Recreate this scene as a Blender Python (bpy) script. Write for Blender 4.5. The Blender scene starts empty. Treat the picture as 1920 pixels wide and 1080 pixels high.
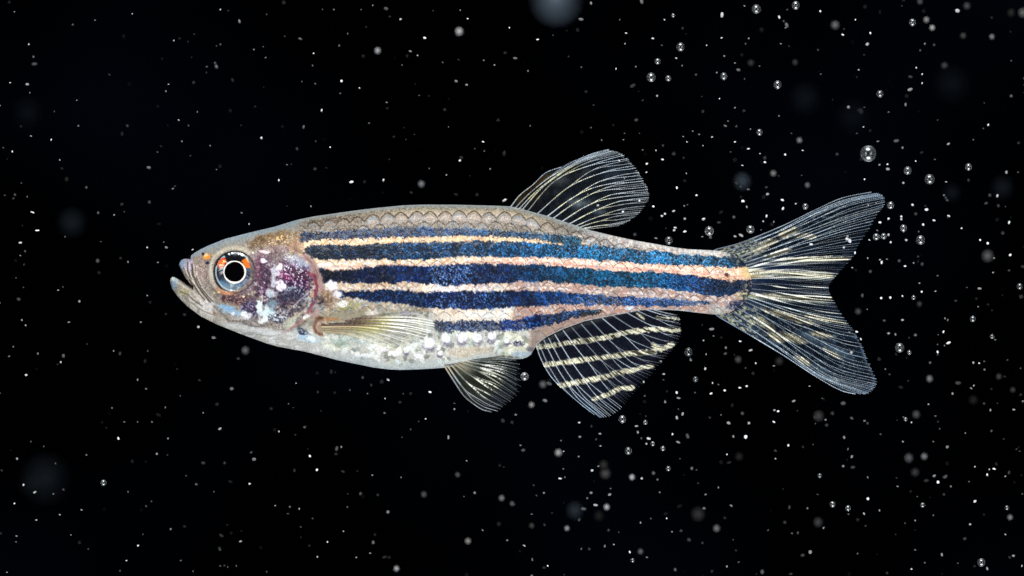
import bpy, math, random
import numpy as np
from mathutils import Vector

# ------------------------------------------------------------------ scene, camera, world, lamps
scene = bpy.context.scene
scene.unit_settings.scale_length = 0.01          # one unit is one centimetre: the fish is four centimetres long
S = 0.003                                        # size of one pixel of the 1920 wide picture in the fish's mid plane, cm
D = 20.0                                         # camera distance

cam_d = bpy.data.cameras.new("camera")
cam = bpy.data.objects.new("camera", cam_d)
scene.collection.objects.link(cam)
cam.location = (0, -D, 0)
cam.rotation_euler = (math.radians(90), 0, 0)
cam_d.sensor_width = 36
cam_d.lens = 36 * D / (1920 * S)
cam_d.clip_start = 0.1
cam_d.clip_end = 500
cam_d.dof.use_dof = True
cam_d.dof.focus_distance = D - 0.12
cam_d.dof.aperture_fstop = 0.64
scene.camera = cam

world = bpy.data.worlds.new("World")
scene.world = world
world.use_nodes = True
bg = world.node_tree.nodes["Background"]
bg.inputs[0].default_value = (0.02, 0.03, 0.06, 1)
bg.inputs[1].default_value = 0.02

def area_lamp(name, loc, size, power, col, target=(0, 0, 0), size_y=None):
    l = bpy.data.lights.new(name, 'AREA')
    l.shape = 'RECTANGLE'
    l.size = size
    l.size_y = size_y or size
    l.energy = power
    l.color = col
    o = bpy.data.objects.new(name, l)
    scene.collection.objects.link(o)
    o.location = loc
    o.rotation_euler = (Vector(target) - Vector(loc)).to_track_quat('-Z', 'Y').to_euler()
    return o

area_lamp("lamp_top", (-1, -9, 17), 11, 4700, (1.0, 0.98, 0.95), size_y=8)
area_lamp("lamp_bottom", (1, -9, -16), 10, 3600, (0.95, 0.98, 1.0), size_y=7)
area_lamp("lamp_front", (-13, -19, 3), 6, 1500, (1.0, 0.98, 0.96))
area_lamp("lamp_front_right", (13, -19, 4), 6, 950, (0.96, 0.98, 1.0))

scene.view_settings.view_transform = 'Standard'
scene.view_settings.look = 'None'
scene.view_settings.exposure = 0.0
scene.view_settings.gamma = 1.0
scene.cycles.max_bounces = 8
scene.cycles.transparent_max_bounces = 24
scene.cycles.caustics_reflective = False
scene.cycles.caustics_refractive = False
scene.cycles.sample_clamp_indirect = 4.0

rng = random.Random(7)
nrng = np.random.RandomState(11)

# ------------------------------------------------------------------ helpers
def hash2(ix, iy, seed=0):
    ix = ix.astype(np.int64) & 0xffffffff
    iy = iy.astype(np.int64) & 0xffffffff
    h = (ix * 374761393 + iy * 668265263 + seed * 974634777) & 0xffffffff
    h = ((h ^ (h >> 13)) * 1274126177) & 0xffffffff
    h = ((h ^ (h >> 16)) * 2246822519) & 0xffffffff
    h = h ^ (h >> 15)
    return (h & 0xffffff) / float(0xffffff)

def vn(x, y, seed=0):
    ix, iy = np.floor(x), np.floor(y)
    fx, fy = x - ix, y - iy
    fx = fx * fx * (3 - 2 * fx); fy = fy * fy * (3 - 2 * fy)
    a = hash2(ix, iy, seed); b = hash2(ix + 1, iy, seed)
    c = hash2(ix, iy + 1, seed); d = hash2(ix + 1, iy + 1, seed)
    return (a * (1 - fx) + b * fx) * (1 - fy) + (c * (1 - fx) + d * fx) * fy

def fbm(x, y, seed=0, o=4):
    t = 0; a = 0.5; n = 0
    for i in range(o):
        t = t + a * vn(x * 2 ** i, y * 2 ** i, seed + i * 17); n += a; a *= 0.55
    return t / n

def cell(x, y, size, seed=0):
    """random grains: value of the nearest jittered point and distance to it"""
    gx, gy = x / size, y / size
    ix, iy = np.floor(gx), np.floor(gy)
    best = np.full(x.shape, 9.0); val = np.zeros(x.shape)
    for dx in (-1, 0, 1):
        for dy in (-1, 0, 1):
            jx = ix + dx + hash2(ix + dx, iy + dy, seed + 1)
            jy = iy + dy + hash2(ix + dx, iy + dy, seed + 2)
            d = (gx - jx) ** 2 + (gy - jy) ** 2
            m = d < best
            best = np.where(m, d, best)
            val = np.where(m, hash2(ix + dx, iy + dy, seed + 3), val)
    return val, np.sqrt(best)

def ss(a, b, x):
    t = np.clip((x - a) / (b - a), 0, 1)
    return t * t * (3 - 2 * t)

def lin(c):
    c = np.clip(np.asarray(c, float), 0, 1)
    return np.where(c <= 0.04045, c / 12.92, ((c + 0.055) / 1.055) ** 2.4)

def pl(pts):
    a = np.array(pts, float)
    return lambda x: np.interp(x, a[:, 0], a[:, 1])

def seg_dist(X, Y, pts):
    """distance to a polyline"""
    best = np.full(X.shape, 1e9)
    for (x0, y0), (x1, y1) in zip(pts[:-1], pts[1:]):
        dx, dy = x1 - x0, y1 - y0
        t = np.clip(((X - x0) * dx + (Y - y0) * dy) / (dx * dx + dy * dy), 0, 1)
        best = np.minimum(best, np.hypot(X - x0 - t * dx, Y - y0 - t * dy))
    return best

def make_mesh(name, verts, faces, mat, cols=None, attrs=None, smooth=True):
    """verts (n,3); faces (m,4) or (m,3) array; cols linear (n,3)"""
    me = bpy.data.meshes.new(name)
    verts = np.asarray(verts, np.float32); faces = np.asarray(faces, np.int32)
    n, m, k = len(verts), len(faces), faces.shape[1]
    me.vertices.add(n); me.vertices.foreach_set("co", verts.ravel())
    me.loops.add(m * k); me.loops.foreach_set("vertex_index", faces.ravel())
    me.polygons.add(m)
    me.polygons.foreach_set("loop_start", np.arange(0, m * k, k, dtype=np.int32))
    me.polygons.foreach_set("use_smooth", np.full(m, smooth))
    if cols is not None:
        at = me.color_attributes.new("tint", 'FLOAT_COLOR', 'POINT')
        rgba = np.ones((n, 4), np.float32); rgba[:, :3] = cols
        at.data.foreach_set("color", rgba.ravel())
    for an, av in (attrs or {}).items():
        at = me.attributes.new(an, 'FLOAT', 'POINT')
        at.data.foreach_set("value", np.asarray(av, np.float32))
    me.materials.append(mat)
    me.update(calc_edges=True)
    return me

def link(name, me, parent=None, **props):
    o = bpy.data.objects.new(name, me)
    scene.collection.objects.link(o)
    if parent is not None:
        o.parent = parent
    for k, v in props.items():
        o[k] = v
    return o

def grid_faces(r, c, wrap=False):
    i = np.arange(r - 1)[:, None] * c
    j = np.arange(c if wrap else c - 1)[None, :]
    j2 = (j + 1) % c
    return np.stack([i + j, i + j2, i + c + j2, i + c + j], -1).reshape(-1, 4)

def W(px, py, y=0.0):
    """pixel of the reference grid (mid plane scale) to centimetres"""
    px = np.asarray(px, float); py = np.asarray(py, float)
    return np.stack([(px - 960) * S, np.broadcast_to(y, px.shape).astype(float), (540 - py) * S], -1)

# ------------------------------------------------------------------ materials
def new_mat(name):
    m = bpy.data.materials.new(name); m.use_nodes = True
    nt = m.node_tree
    return m, nt, nt.nodes["Principled BSDF"]

def N(nt, t, **kw):
    n = nt.nodes.new(t)
    for k, v in kw.items():
        setattr(n, k, v)
    return n

def skin_mat():
    m, nt, p = new_mat("fish_skin")
    a = N(nt, 'ShaderNodeAttribute', attribute_name="tint")
    g = N(nt, 'ShaderNodeAttribute', attribute_name="sheen")
    tc = N(nt, 'ShaderNodeTexCoord')
    v = N(nt, 'ShaderNodeTexVoronoi'); v.inputs['Scale'].default_value = 170
    nz = N(nt, 'ShaderNodeTexNoise'); nz.inputs['Scale'].default_value = 60; nz.inputs['Detail'].default_value = 5
    for x in (v, nz):
        nt.links.new(tc.outputs['Object'], x.inputs['Vector'])
    # every grain of pigment has its own depth of colour
    hsv = N(nt, 'ShaderNodeHueSaturation')
    mr = N(nt, 'ShaderNodeMapRange'); mr.inputs[3].default_value = 0.76; mr.inputs[4].default_value = 1.22
    nt.links.new(v.outputs['Color'], mr.inputs[0])
    nt.links.new(mr.outputs[0], hsv.inputs['Value'])
    nt.links.new(a.outputs['Color'], hsv.inputs['Color'])
    nt.links.new(hsv.outputs[0], p.inputs['Base Color'])
    nt.links.new(g.outputs['Fac'], p.inputs['Metallic'])
    add = N(nt, 'ShaderNodeMath', operation='ADD')
    nt.links.new(v.outputs['Distance'], add.inputs[0]); nt.links.new(nz.outputs[0], add.inputs[1])
    b = N(nt, 'ShaderNodeBump'); b.inputs['Strength'].default_value = 0.32; b.inputs['Distance'].default_value = 0.006
    nt.links.new(add.outputs[0], b.inputs['Height']); nt.links.new(b.outputs[0], p.inputs['Normal'])
    p.inputs['Roughness'].default_value = 0.42
    p.inputs['Subsurface Weight'].default_value = 0.12
    p.inputs['Subsurface Radius'].default_value = (1.0, 0.7, 0.6)
    p.inputs['Subsurface Scale'].default_value = 0.03
    p.inputs['Coat Weight'].default_value = 0.2
    n3 = N(nt, 'ShaderNodeTexNoise'); n3.inputs['Scale'].default_value = 24; n3.inputs['Detail'].default_value = 4
    nt.links.new(tc.outputs['Object'], n3.inputs['Vector'])
    b3 = N(nt, 'ShaderNodeBump'); b3.inputs['Strength'].default_value = 0.7; b3.inputs['Distance'].default_value = 0.012
    nt.links.new(n3.outputs[0], b3.inputs['Height']); nt.links.new(b3.outputs[0], p.inputs['Coat Normal'])
    p.inputs['Specular IOR Level'].default_value = 0.2
    p.inputs['Coat Roughness'].default_value = 0.11
    return m

def fin_mat(name, rough=0.35):
    """tinted film whose cover is carried by the attribute 'cover'"""
    m, nt, p = new_mat(name)
    a = N(nt, 'ShaderNodeAttribute', attribute_name="tint")
    c = N(nt, 'ShaderNodeAttribute', attribute_name="cover")
    tc = N(nt, 'ShaderNodeTexCoord')
    nz = N(nt, 'ShaderNodeTexNoise'); nz.inputs['Scale'].default_value = 90; nz.inputs['Detail'].default_value = 4
    nt.links.new(tc.outputs['Object'], nz.inputs['Vector'])
    mr = N(nt, 'ShaderNodeMapRange'); mr.inputs[1].default_value = 0.3; mr.inputs[2].default_value = 0.7
    mr.inputs[3].default_value = 0.6; mr.inputs[4].default_value = 1.4
    nt.links.new(nz.outputs[0], mr.inputs[0])
    mul = N(nt, 'ShaderNodeMath', operation='MULTIPLY', use_clamp=True)
    nt.links.new(c.outputs['Fac'], mul.inputs[0]); nt.links.new(mr.outputs[0], mul.inputs[1])
    nt.links.new(a.outputs['Color'], p.inputs['Base Color'])
    nt.links.new(mul.outputs[0], p.inputs['Alpha'])
    b = N(nt, 'ShaderNodeBump'); b.inputs['Strength'].default_value = 0.3; b.inputs['Distance'].default_value = 0.004
    nt.links.new(nz.outputs[0], b.inputs['Height']); nt.links.new(b.outputs[0], p.inputs['Normal'])
    p.inputs['Roughness'].default_value = rough
    return m

def plain_mat(name, col, rough=0.4, metallic=0.0, noise=0.0, nscale=40, coat=0.0, attr=None, spec=0.5):
    m, nt, p = new_mat(name)
    src = None
    if attr:
        a = N(nt, 'ShaderNodeAttribute', attribute_name=attr); src = a.outputs['Color']
    else:
        rgb = N(nt, 'ShaderNodeRGB'); rgb.outputs[0].default_value = (*col, 1); src = rgb.outputs[0]
    if noise:
        tc = N(nt, 'ShaderNodeTexCoord')
        nz = N(nt, 'ShaderNodeTexNoise'); nz.inputs['Scale'].default_value = nscale
        nt.links.new(tc.outputs['Object'], nz.inputs['Vector'])
        mr = N(nt, 'ShaderNodeMapRange'); mr.inputs[3].default_value = 1 - noise; mr.inputs[4].default_value = 1 + noise
        nt.links.new(nz.outputs[0], mr.inputs[0])
        h = N(nt, 'ShaderNodeHueSaturation')
        nt.links.new(src, h.inputs['Color']); nt.links.new(mr.outputs[0], h.inputs['Value'])
        src = h.outputs[0]
    nt.links.new(src, p.inputs['Base Color'])
    p.inputs['Roughness'].default_value = rough
    p.inputs['Metallic'].default_value = metallic
    p.inputs['Coat Weight'].default_value = coat
    p.inputs['Coat Roughness'].default_value = 0.05
    p.inputs['Specular IOR Level'].default_value = spec
    return m

M_skin = skin_mat()
M_film = fin_mat("fin_membrane")
M_ray = plain_mat("fin_ray_bone", (1, 1, 1), 0.3, 0.0, 0.25, 150, 0.2, attr="tint")
M_iris = plain_mat("iris_silver", (1, 1, 1), 0.22, 0.25, 0.25, 90, 0.3, attr="tint")
M_pupil = plain_mat("pupil_black", (0.001, 0.001, 0.0015), 0.5, 0, 0, spec=0.0)
M_rim = plain_mat("pupil_rim_white", (0.9, 0.88, 0.82), 0.3, 0.0, 0.12, 60)

# ------------------------------------------------------------------ dark water behind the fish
def build_water():
    n, c = 40, 60
    u = np.linspace(-1, 1, c)[None, :].repeat(n, 0); v = np.linspace(-1, 1, n)[:, None].repeat(c, 1)
    x = u * 90; z = v * 60; y = 45 - 12 * (u ** 2 + v ** 2) ** 1.5
    m, nt, p = new_mat("dark_water")
    tc = N(nt, 'ShaderNodeTexCoord')
    nz = N(nt, 'ShaderNodeTexNoise'); nz.inputs['Scale'].default_value = 0.16; nz.inputs['Detail'].default_value = 2
    nt.links.new(tc.outputs['Object'], nz.inputs['Vector'])
    cr = N(nt, 'ShaderNodeValToRGB')
    cr.color_ramp.elements[0].position = 0.42; cr.color_ramp.elements[0].color = (0.0005, 0.0006, 0.0015, 1)
    cr.color_ramp.elements[1].position = 0.72; cr.color_ramp.elements[1].color = (0.002, 0.005, 0.012, 1)
    nt.links.new(nz.outputs[0], cr.inputs[0]); nt.links.new(cr.outputs[0], p.inputs['Base Color'])
    p.inputs['Roughness'].default_value = 1; p.inputs['Specular IOR Level'].default_value = 0
    me = make_mesh("water", np.stack([x, y, z], -1).reshape(-1, 3), grid_faces(n, c), m)
    link("water", me, kind="structure")
build_water()

# ------------------------------------------------------------------ the fish: outline
XM = 366.0
top_f = pl([(336, 496), (337.5, 491), (341, 487), (347.4, 485), (355, 486), (358, 487.5), (359, 478.5), (365.7, 473.5), (378, 466.5), (391.7, 460), (422, 448), (452.8, 440),
            (483, 432.6), (514, 425.5), (544.5, 416), (560, 411.5), (590, 405.5), (618, 401.5), (660, 395.5), (707, 389.8), (754, 385.2), (792.8, 383.6),
            (850, 383.8), (900, 385), (930, 385.8), (957, 387), (975, 390.5), (993, 396), (1027, 405), (1082, 423.5), (1101.7, 430.5), (1151.7, 442.5), (1193, 451.3),
            (1232.5, 458), (1262.5, 463.6), (1288.8, 467), (1326, 468.8), (1345, 470), (1365, 473.5), (1382, 481), (1394, 491), (1402, 503), (1407, 515), (1409, 522)])
bot_f = pl([(319, 527), (320.5, 534), (323, 541), (333.6, 556.4), (352, 575), (376.4, 593), (407, 608.4), (452.8, 626.7), (498.7, 643.5), (520, 649.6),
            (575, 660), (632, 675), (660, 681), (700, 689), (727.7, 692.6), (751.7, 693.6), (780, 692.8), (799.6, 691.8), (835.5, 689.4), (870, 684.5), (900, 678),
            (943, 671.5), (962, 673.5), (979, 673), (990, 669), (996, 664.5), (1000, 657), (1005.6, 648.6), (1012, 641), (1026.7, 631), (1054, 618), (1096, 602.5),
            (1138, 594), (1179.5, 586), (1204, 581.5), (1251, 581), (1279, 582.8), (1307.5, 586.3), (1335.6, 589.5), (1350, 590), (1368, 586), (1384, 577),
            (1396, 566), (1403, 557), (1407, 548), (1409, 541)])
gap_u = pl([(336, 497), (339, 503), (342.8, 510.6), (349, 522), (358, 534), (366, 540)])     # underside of the upper lip
gap_l = pl([(319, 527), (320.3, 522), (323.5, 519), (328, 520), (333.6, 523), (349, 532), (361, 537.5), (366, 540)])
depth_f = pl([(319, 5), (325, 15), (340, 27), (366, 40), (400, 53), (440, 64), (500, 76), (560, 82), (640, 86), (760, 87), (900, 83), (1000, 73), (1100, 58),
              (1200, 42), (1300, 29), (1370, 16), (1395, 8), (1409, 2.5)])

# ------------------------------------------------------------------ the fish: pigment pattern
def band(pts):
    a = np.array(pts, float)
    return (lambda x: np.interp(x, a[:, 0], a[:, 1])), (lambda x: np.interp(x, a[:, 0], a[:, 2])), a[0, 0], a[-1, 0]

B_A = band([(556, 443, 449), (562, 438, 452), (618, 436, 448), (696, 430, 446), (773, 427, 443.5), (832, 428, 443), (900, 430, 442), (940, 434, 443), (971, 435, 445),
            (1027, 440, 450), (1068, 445, 462), (1090, 449, 464)])
B_B = band([(570, 470, 476), (576, 463, 484), (618, 460, 485), (696, 458.5, 486), (773, 455.6, 486.7), (832, 454.6, 482.5), (900, 453.6, 480.5), (971, 455, 481), (1027, 458, 481.5),
            (1082, 460.5, 484), (1138, 463, 487), (1193, 469, 492), (1240, 473, 495), (1307, 480, 497), (1345, 481.5, 499), (1392, 484, 501), (1404, 492, 503)])
B_C = band([(590, 509, 516), (600, 504, 528), (618, 508, 529), (657, 506, 529.5), (696, 500, 531), (754, 499, 529), (792, 500, 531), (832, 498, 534), (900, 495.5, 531), (971, 497, 527),
            (1027, 498, 526.5), (1082, 503.6, 531), (1138, 508, 535.6), (1193, 510.6, 538), (1251, 512.5, 540), (1307, 519, 548), (1345, 524, 556), (1370, 529, 552), (1392, 526, 543), (1406, 529, 540)])
B_D = band([(634, 548, 558), (640, 545, 561), (650, 550, 556), (658, 545, 558), (684, 545, 560), (690, 545, 564), (735, 544, 566), (792, 549, 576), (860, 546.7, 578.6), (915, 548, 577),
            (971, 546.7, 574.4), (1027, 546.7, 570.5), (1082, 551, 570), (1138, 555, 572), (1193, 558, 573.5), (1251, 561, 573.4), (1307, 564, 571), (1332, 566, 569)])
B_E = band([(814, 603, 616), (820, 600.7, 620), (850, 603, 622), (900, 602, 621.5), (940, 602, 620.5), (971, 599, 618), (1000, 592.5, 614.7), (1027, 589.7, 610.6), (1054, 585.5, 602),
            (1082, 583, 594), (1115, 581, 590), (1128, 583, 587)])

SC_P, SC_R = 27.5, 19.0     # pitch and row step of the scales

def scales(X, Z):
    """scale lattice on the flank: (distance inside the outline, id hash) of the topmost scale at each point"""
    d = Z - top_f(X)
    best = np.full(X.shape, -1.0); idh = np.zeros(X.shape); loc = np.zeros(X.shape)
    found = np.zeros(X.shape, bool)
    rmax = int(300 / SC_R) + 2
    base = d - 12
    r0 = np.floor(base / SC_R)
    for k in (1, 0, -1, -2):            # lower rows lie on top
        r = r0 + k
        off = np.where(np.mod(r, 2) == 0, 0.0, 0.5)
        i = np.round((X - 560) / SC_P - off)
        cx = 560 + (i + off) * SC_P
        cx = cx + (hash2(i + 9, r, 71) - .5) * 4.5
        cy = (r + 1.0) * SC_R + (hash2(i + 9, r, 72) - .5) * 3.0
        R = 20.5
        dist = R - (np.abs((X - cx) * 1.12) ** 1.55 + np.abs(base - cy) ** 1.55) ** (1 / 1.55)
        take = (~found) & (dist > 0) & (r >= 0)
        best = np.where(take, dist, best); idh = np.where(take, hash2(i + 50, r, 5), idh)
        loc = np.where(take, base - cy, loc)
        found |= take
    return best, idh, loc

def body_paint(X, Z):
    """tint (sRGB) and sheen at the points of the flank; X, Z are in grid pixels"""
    n = X.shape
    C = np.zeros(n + (3,)); G = np.full(n, 0.0)
    T, Bm = top_f(X), bot_f(X)
    f2, fd2 = cell(X, Z, 2.3, 3)
    f4, fd4 = cell(X, Z, 4.2, 9)
    n2 = vn(X / 2.0, Z / 2.0, 4); n5 = vn(X / 5.0, Z / 5.0, 6); n12 = fbm(X / 14, Z / 14, 8); n30 = fbm(X / 34, Z / 34, 18)
    sd, sid, sloc = scales(X, Z)
    flank = ss(545, 575, X + (Z - 470) * 0.12)
    Zw = Z + (n2 - .5) * 3.2 + (n5 - .5) * 3.0
    Xw = X + (vn(X / 3, Z / 3, 31) - .5) * 5

    def put(mask, col):
        nonlocal C
        mask = np.clip(mask, 0, 1)[..., None]
        C = C * (1 - mask) + np.asarray(col) * mask
    def blob(x, y, rx, ry, col, a=0.0, st=1.0, soft=0.5, wob=0.5, grain=0.0):
        ca, sa = math.cos(math.radians(a)), math.sin(math.radians(a))
        dx, dy = X - x, Z - y
        u = (dx * ca + dy * sa) / rx; v = (-dx * sa + dy * ca) / ry
        r = np.sqrt(u * u + v * v) + (n5 - .5) * wob * 1.25 + (n12 - .5) * wob + (n2 - .5) * wob * .5
        m = 1 - ss(1 - soft, 1 + soft * .4, r)
        if grain:
            m = m * np.clip((f2 - grain) * 6 + .5, 0, 1)
        put(m * st, col)
    def line(pts, w, col, st=1.0, soft=1.0):
        d = seg_dist(X, Z, pts) + (n5 - .5) * w * .6
        put((1 - ss(w * (1 - soft * .5), w * (1 + soft * .5), d)) * st, col)

    # ---- ground tone of the flank
    back = np.array([.51, .475, .43]); back2 = np.array([.55, .56, .575])
    k = ss(1000, 1120, X)[..., None]
    C[:] = back * (1 - k) + back2 * k
    # upper back: pepper of dark dots
    put((f2 < .32) * (fd2 < .6) * .7 * (1 - ss(1200, 1300, X)), (.25, .22, .19))
    put((f2 > .84) * .45, (.86, .83, .78))
    # highlights painted on the pale centres of the upper scales
    dT = Z - T
    put(np.exp(-((dT - 19) / 8.0) ** 2) * np.exp(-(sloc + 2) ** 2 / 60) * ss(640, 780, X) * (1 - ss(970, 1060, X)) * .75, (.88, .82, .78))
    put(np.exp(-((dT - 12) / 5.0) ** 2) * n12 * ss(640, 760, X) * (1 - ss(1000, 1080, X)) * .7, (.86, .83, .66))
    # scale outlines of the back
    zone = (1 - ss(426, 438, Z + (n5 - .5) * 6 - np.clip(X - 960, 0, 400) * .12)) * ss(548, 562, X) * ss(5, 10, dT) * (1 - ss(1250, 1350, X))
    put(zone * ss(5, 9, sd) * ss(600, 700, X) * (1 - ss(1010, 1090, X)) * (Z - T < 42) * (.25 + .75 * (hash2(np.round(sid * 1e4), np.round(sid * 77), 3) > .3)) * np.exp(-((dT - 23) / 11.0) ** 2) * .6 * (.5 + n5 * .6), (.95, .90, .87))  # white highlights painted inside the scales
    put((1 - ss(1.0, 3.2, sd + (n2 - .5) * 1.2)) * (sd >= 0) * zone * (.62 + .6 * n12) * (1 - .6 * ss(28, 34, dT)), (.25, .20, .16))
    put(np.exp(-((sd - 5) / 1.8) ** 2) * zone * .22, (.90, .86, .80)); put(zone * (f2 > .55) * .35, (.45, .41, .37))
    put((fd2 < .3) * (f2 < .5) * zone * .5 * (dT > 26), (.22, .20, .20))
    # margins: clear skin along the back
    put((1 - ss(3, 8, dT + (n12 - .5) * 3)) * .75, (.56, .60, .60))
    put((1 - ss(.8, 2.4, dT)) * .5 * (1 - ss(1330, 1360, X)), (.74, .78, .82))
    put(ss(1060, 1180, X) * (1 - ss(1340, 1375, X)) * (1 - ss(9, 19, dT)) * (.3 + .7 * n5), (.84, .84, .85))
    # ---- pale bands between the stripes
    mid1 = (B_A[1](X) + B_B[0](X)) / 2
    under1 = ss(-1.5, 1.5, Zw - (B_A[0](X) + 4))
    put(under1 * flank * (1 - ss(1075, 1110, X)), (.94, .79, .62))
    put((f4 > .6) * under1 * flank * .5 * (1 - ss(1040, 1100, X)), (.97, .86, .66))
    m2 = ss(-2, 2, Zw - (B_B[0](X) + 8))
    kx = ss(820, 980, X)[..., None]; kx2 = ss(1290, 1360, X)[..., None]
    c2 = np.array([.93, .82, .68]) * (1 - kx) + np.array([.96, .78, .70]) * kx
    c2 = c2 * (1 - kx2) + np.array([.95, .76, .62]) * kx2
    put(m2 * flank, c2)
    lb = (B_B[1](X) + B_C[0](X)) / 2
    put(m2 * flank * (np.abs(Z - lb + 2) < 3.2) * (f4 > .45) * .8, (1.0, .93, .84))
    put(m2 * flank * np.exp(-((Z - lb - 4) / 1.7) ** 2) * .6, (.80, .55, .52))
    put(m2 * flank * np.exp(-((Z - lb - 7) / 2.0) ** 2) * (1 - ss(900, 960, X)) * .8, (.98, .88, .84))
    m3 = ss(-2, 2, Zw - (B_C[0](X) + 10))
    kx = ss(925, 980, X)[..., None]; kw = (ss(760, 830, X) * (1 - ss(905, 955, X)))[..., None]
    c3 = np.array([.82, .73, .62]) * (1 - kx) + np.array([.72, .61, .575]) * kx
    c3 = c3 * (1 - kw) + np.array([.99, .92, .89]) * kw
    put(m3 * flank, c3)
    l3 = (B_C[1](X) + B_D[0](X)) / 2
    put(m3 * flank * np.exp(-((Z - l3 - 3) / 2.0) ** 2) * (vn(X / 9, Z / 5, 77) > .52) * .85, (.99, .93, .92))
    put(m3 * flank * (n5 > .7) * .4, (.55, .42, .38))
    m4 = ss(-2, 2, Zw - (B_D[0](X) + 10))
    kx = ss(940, 985, X)[..., None]; kw = (ss(780, 850, X) * (1 - ss(955, 965, X)))[..., None]
    c4 = np.array([.66, .62, .55]) * (1 - kx) + np.array([.745, .59, .535]) * kx
    c4 = c4 * (1 - kw) + np.array([.93, .87, .80]) * kw
    put(m4 * flank, c4)
    l4 = (B_D[1](X) + B_E[0](X)) / 2
    put(m4 * np.exp(-((Z - l4) / 5.5) ** 2) * ss(855, 880, X) * (1 - ss(948, 962, X)) * (vn(X / 16, Z * 0, 12) > .25), (1.0, .98, .95))
    pale = flank * ss(436, 446, Z) * (Z < B_E[0](X) + 8) * (1 - ss(586, 596, Z))
    put(pale * (f4 < .24) * (n5 < .6) * .38, (.74, .52, .40))
    put(pale * (f4 > .72) * .5, (1.0, .95, .88))
    put(pale * (1 - ss(.2, 2.2, sd)) * (sd >= 0) * .45, (.55, .38, .32))
    # ---- belly
    mb = ss(-3, 3, Zw - np.where(X < 814, 585 + np.clip(640 - X, 0, 90) * .35, B_E[1](X) - 2)) * (1 - ss(985, 1030, X))
    put(mb * flank, (.78, .78, .75))
    c8, cd8 = cell(X + (n12 - .5) * 10, Z + (n30 - .5) * 12, 9.0, 21)
    put(mb * flank * (c8 > .66) * (1 - ss(.30, .85, cd8 + (n2 - .5) * .3)) * (.4 + .8 * n30), (.97, .98, .96))
    put(mb * flank * (c8 < .25) * (1 - ss(.3, .8, cd8)) * .75, (.42, .44, .40))
    put(mb * flank * ss(.5, .62, n30) * .30, (.80, .79, .60))
    put(mb * flank * ss(.55, .68, fbm(X / 20, Z / 20, 93)) * .4, (.66, .74, .73))
    put(ss(985, 1000, X) * ss(-1, 2, Z - B_E[1](X)) * (1 - ss(1190, 1230, X)) * .8, (.70, .60, .55))
    for (x, y, r) in ((804, 644, 11), (835.5, 635, 9.5), (866.7, 634, 9.5), (894, 635.5, 9), (922, 631, 8), (826, 663, 5), (950, 640, 5), (762, 657, 6)):
        blob(x, y + 3.5, r * 1.25, r * 1.3, (.36, .33, .42), wob=.5, st=.8)  # violet shadow painted beneath each pearly scale
        blob(x, y - 1, r * 1.12, r * 1.05, (.99, .98, 1.0), wob=.25, soft=.35)
    blob(888, 662, 52, 14, (.80, .74, .66), st=.8)
    blob(745, 662, 22, 5, (.97, .98, .97), a=-14, wob=1.0); blob(700, 648, 14, 5, (.95, .96, .94), a=20, wob=1.0); blob(690, 668, 18, 4, (.96, .97, .97), a=8, wob=1.0); blob(785, 668, 10, 6, (.95, .95, .98), wob=1.0)  # irregular white glints painted on the belly
    blob(730, 640, 12, 6, (.45, .47, .46), wob=1.0, st=.6); blob(775, 642, 10, 6, (.42, .42, .44), wob=1.0, st=.6); blob(665, 655, 14, 4, (.5, .54, .54), wob=1.0, st=.5)
    blob(660, 598, 90, 26, (.56, .52, .43), st=.85); blob(740, 618, 60, 20, (.52, .52, .47), st=.6)  # tan zone round the pectoral fin, darkened as painted shade beneath it
    blob(655, 574, 24, 9, (.62, .62, .38), grain=.5)
    blob(700, 588, 16, 6, (.90, .86, .83), st=.7)
    blob(760, 588, 24, 4, (.78, .76, .84), st=.8)
    blob(640, 642, 30, 11, (.58, .66, .62), st=.5)
    blob(610, 652, 12, 6, (.93, .93, .88)); blob(770, 652, 22, 9, (.90, .92, .90), a=-20); blob(720, 655, 9, 6, (.93, .9, .92))
    dB = Bm - Z
    put((1 - ss(8, 20, dB + (n12 - .5) * 10)) * ss(430, 520, X) * (1 - ss(900, 960, X)) * .85, (.76, .79, .79))
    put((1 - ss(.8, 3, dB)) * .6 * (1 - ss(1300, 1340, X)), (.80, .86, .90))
    blob(980, 664, 26, 8, (.66, .74, .80), st=.8)
    # ---- the dark stripes
    def stripe(Bd, cols, spark, seed, rag=1.0):
        t, b, x0, x1 = Bd
        fringe = (n2 - .5) * 3.6 * rag + (n5 - .5) * 3.4 + (vn(X / 1.7, Z / 6, seed) - .5) * 2.2
        scal = 1.3 * np.abs(np.sin(math.pi * (X + seed * 3.7) / SC_P)) - .2 + (vn(X / 19, Z * 0, seed + 5) - .5) * 2.6
        scal2 = 1.3 * np.abs(np.sin(math.pi * (X + seed * 5.1) / SC_P)) - .2 + (vn(X / 19, Z * 0, seed + 6) - .5) * 2.6
        m = ss(-1.1, 1.1, Z + fringe - t(X) + scal + .5) * ss(-1.1, 1.1, b(X) - Z + fringe + scal2 + .5)
        m = m * ss(x0 - 2, x0 + 2, Xw) * (1 - ss(x1 - 4, x1 + 2, Xw))
        xs = [c[0] for c in cols]
        col = np.stack([np.interp(X, xs, [c[1][i] for c in cols]) for i in range(3)], -1)
        f = (.34 + .95 * f2)[..., None] * (.82 + .28 * sid)[..., None]
        col = col * f * np.array([.32, .90, .98]) * (.86 + .28 * ss(.3, .7, vn(X / 21, Z / 60, seed + 9)))[..., None]
        sp = np.interp(X, [c[0] for c in spark], [c[1] for c in spark])
        hi = np.clip((vn(X / 1.6, Z / 1.6, seed + 2) * .55 + f2 * .55 - .86 + sp * .36) * 5.0, 0, 1) * sp * 1.0  # small bright glints painted into the stripe colour
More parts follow.
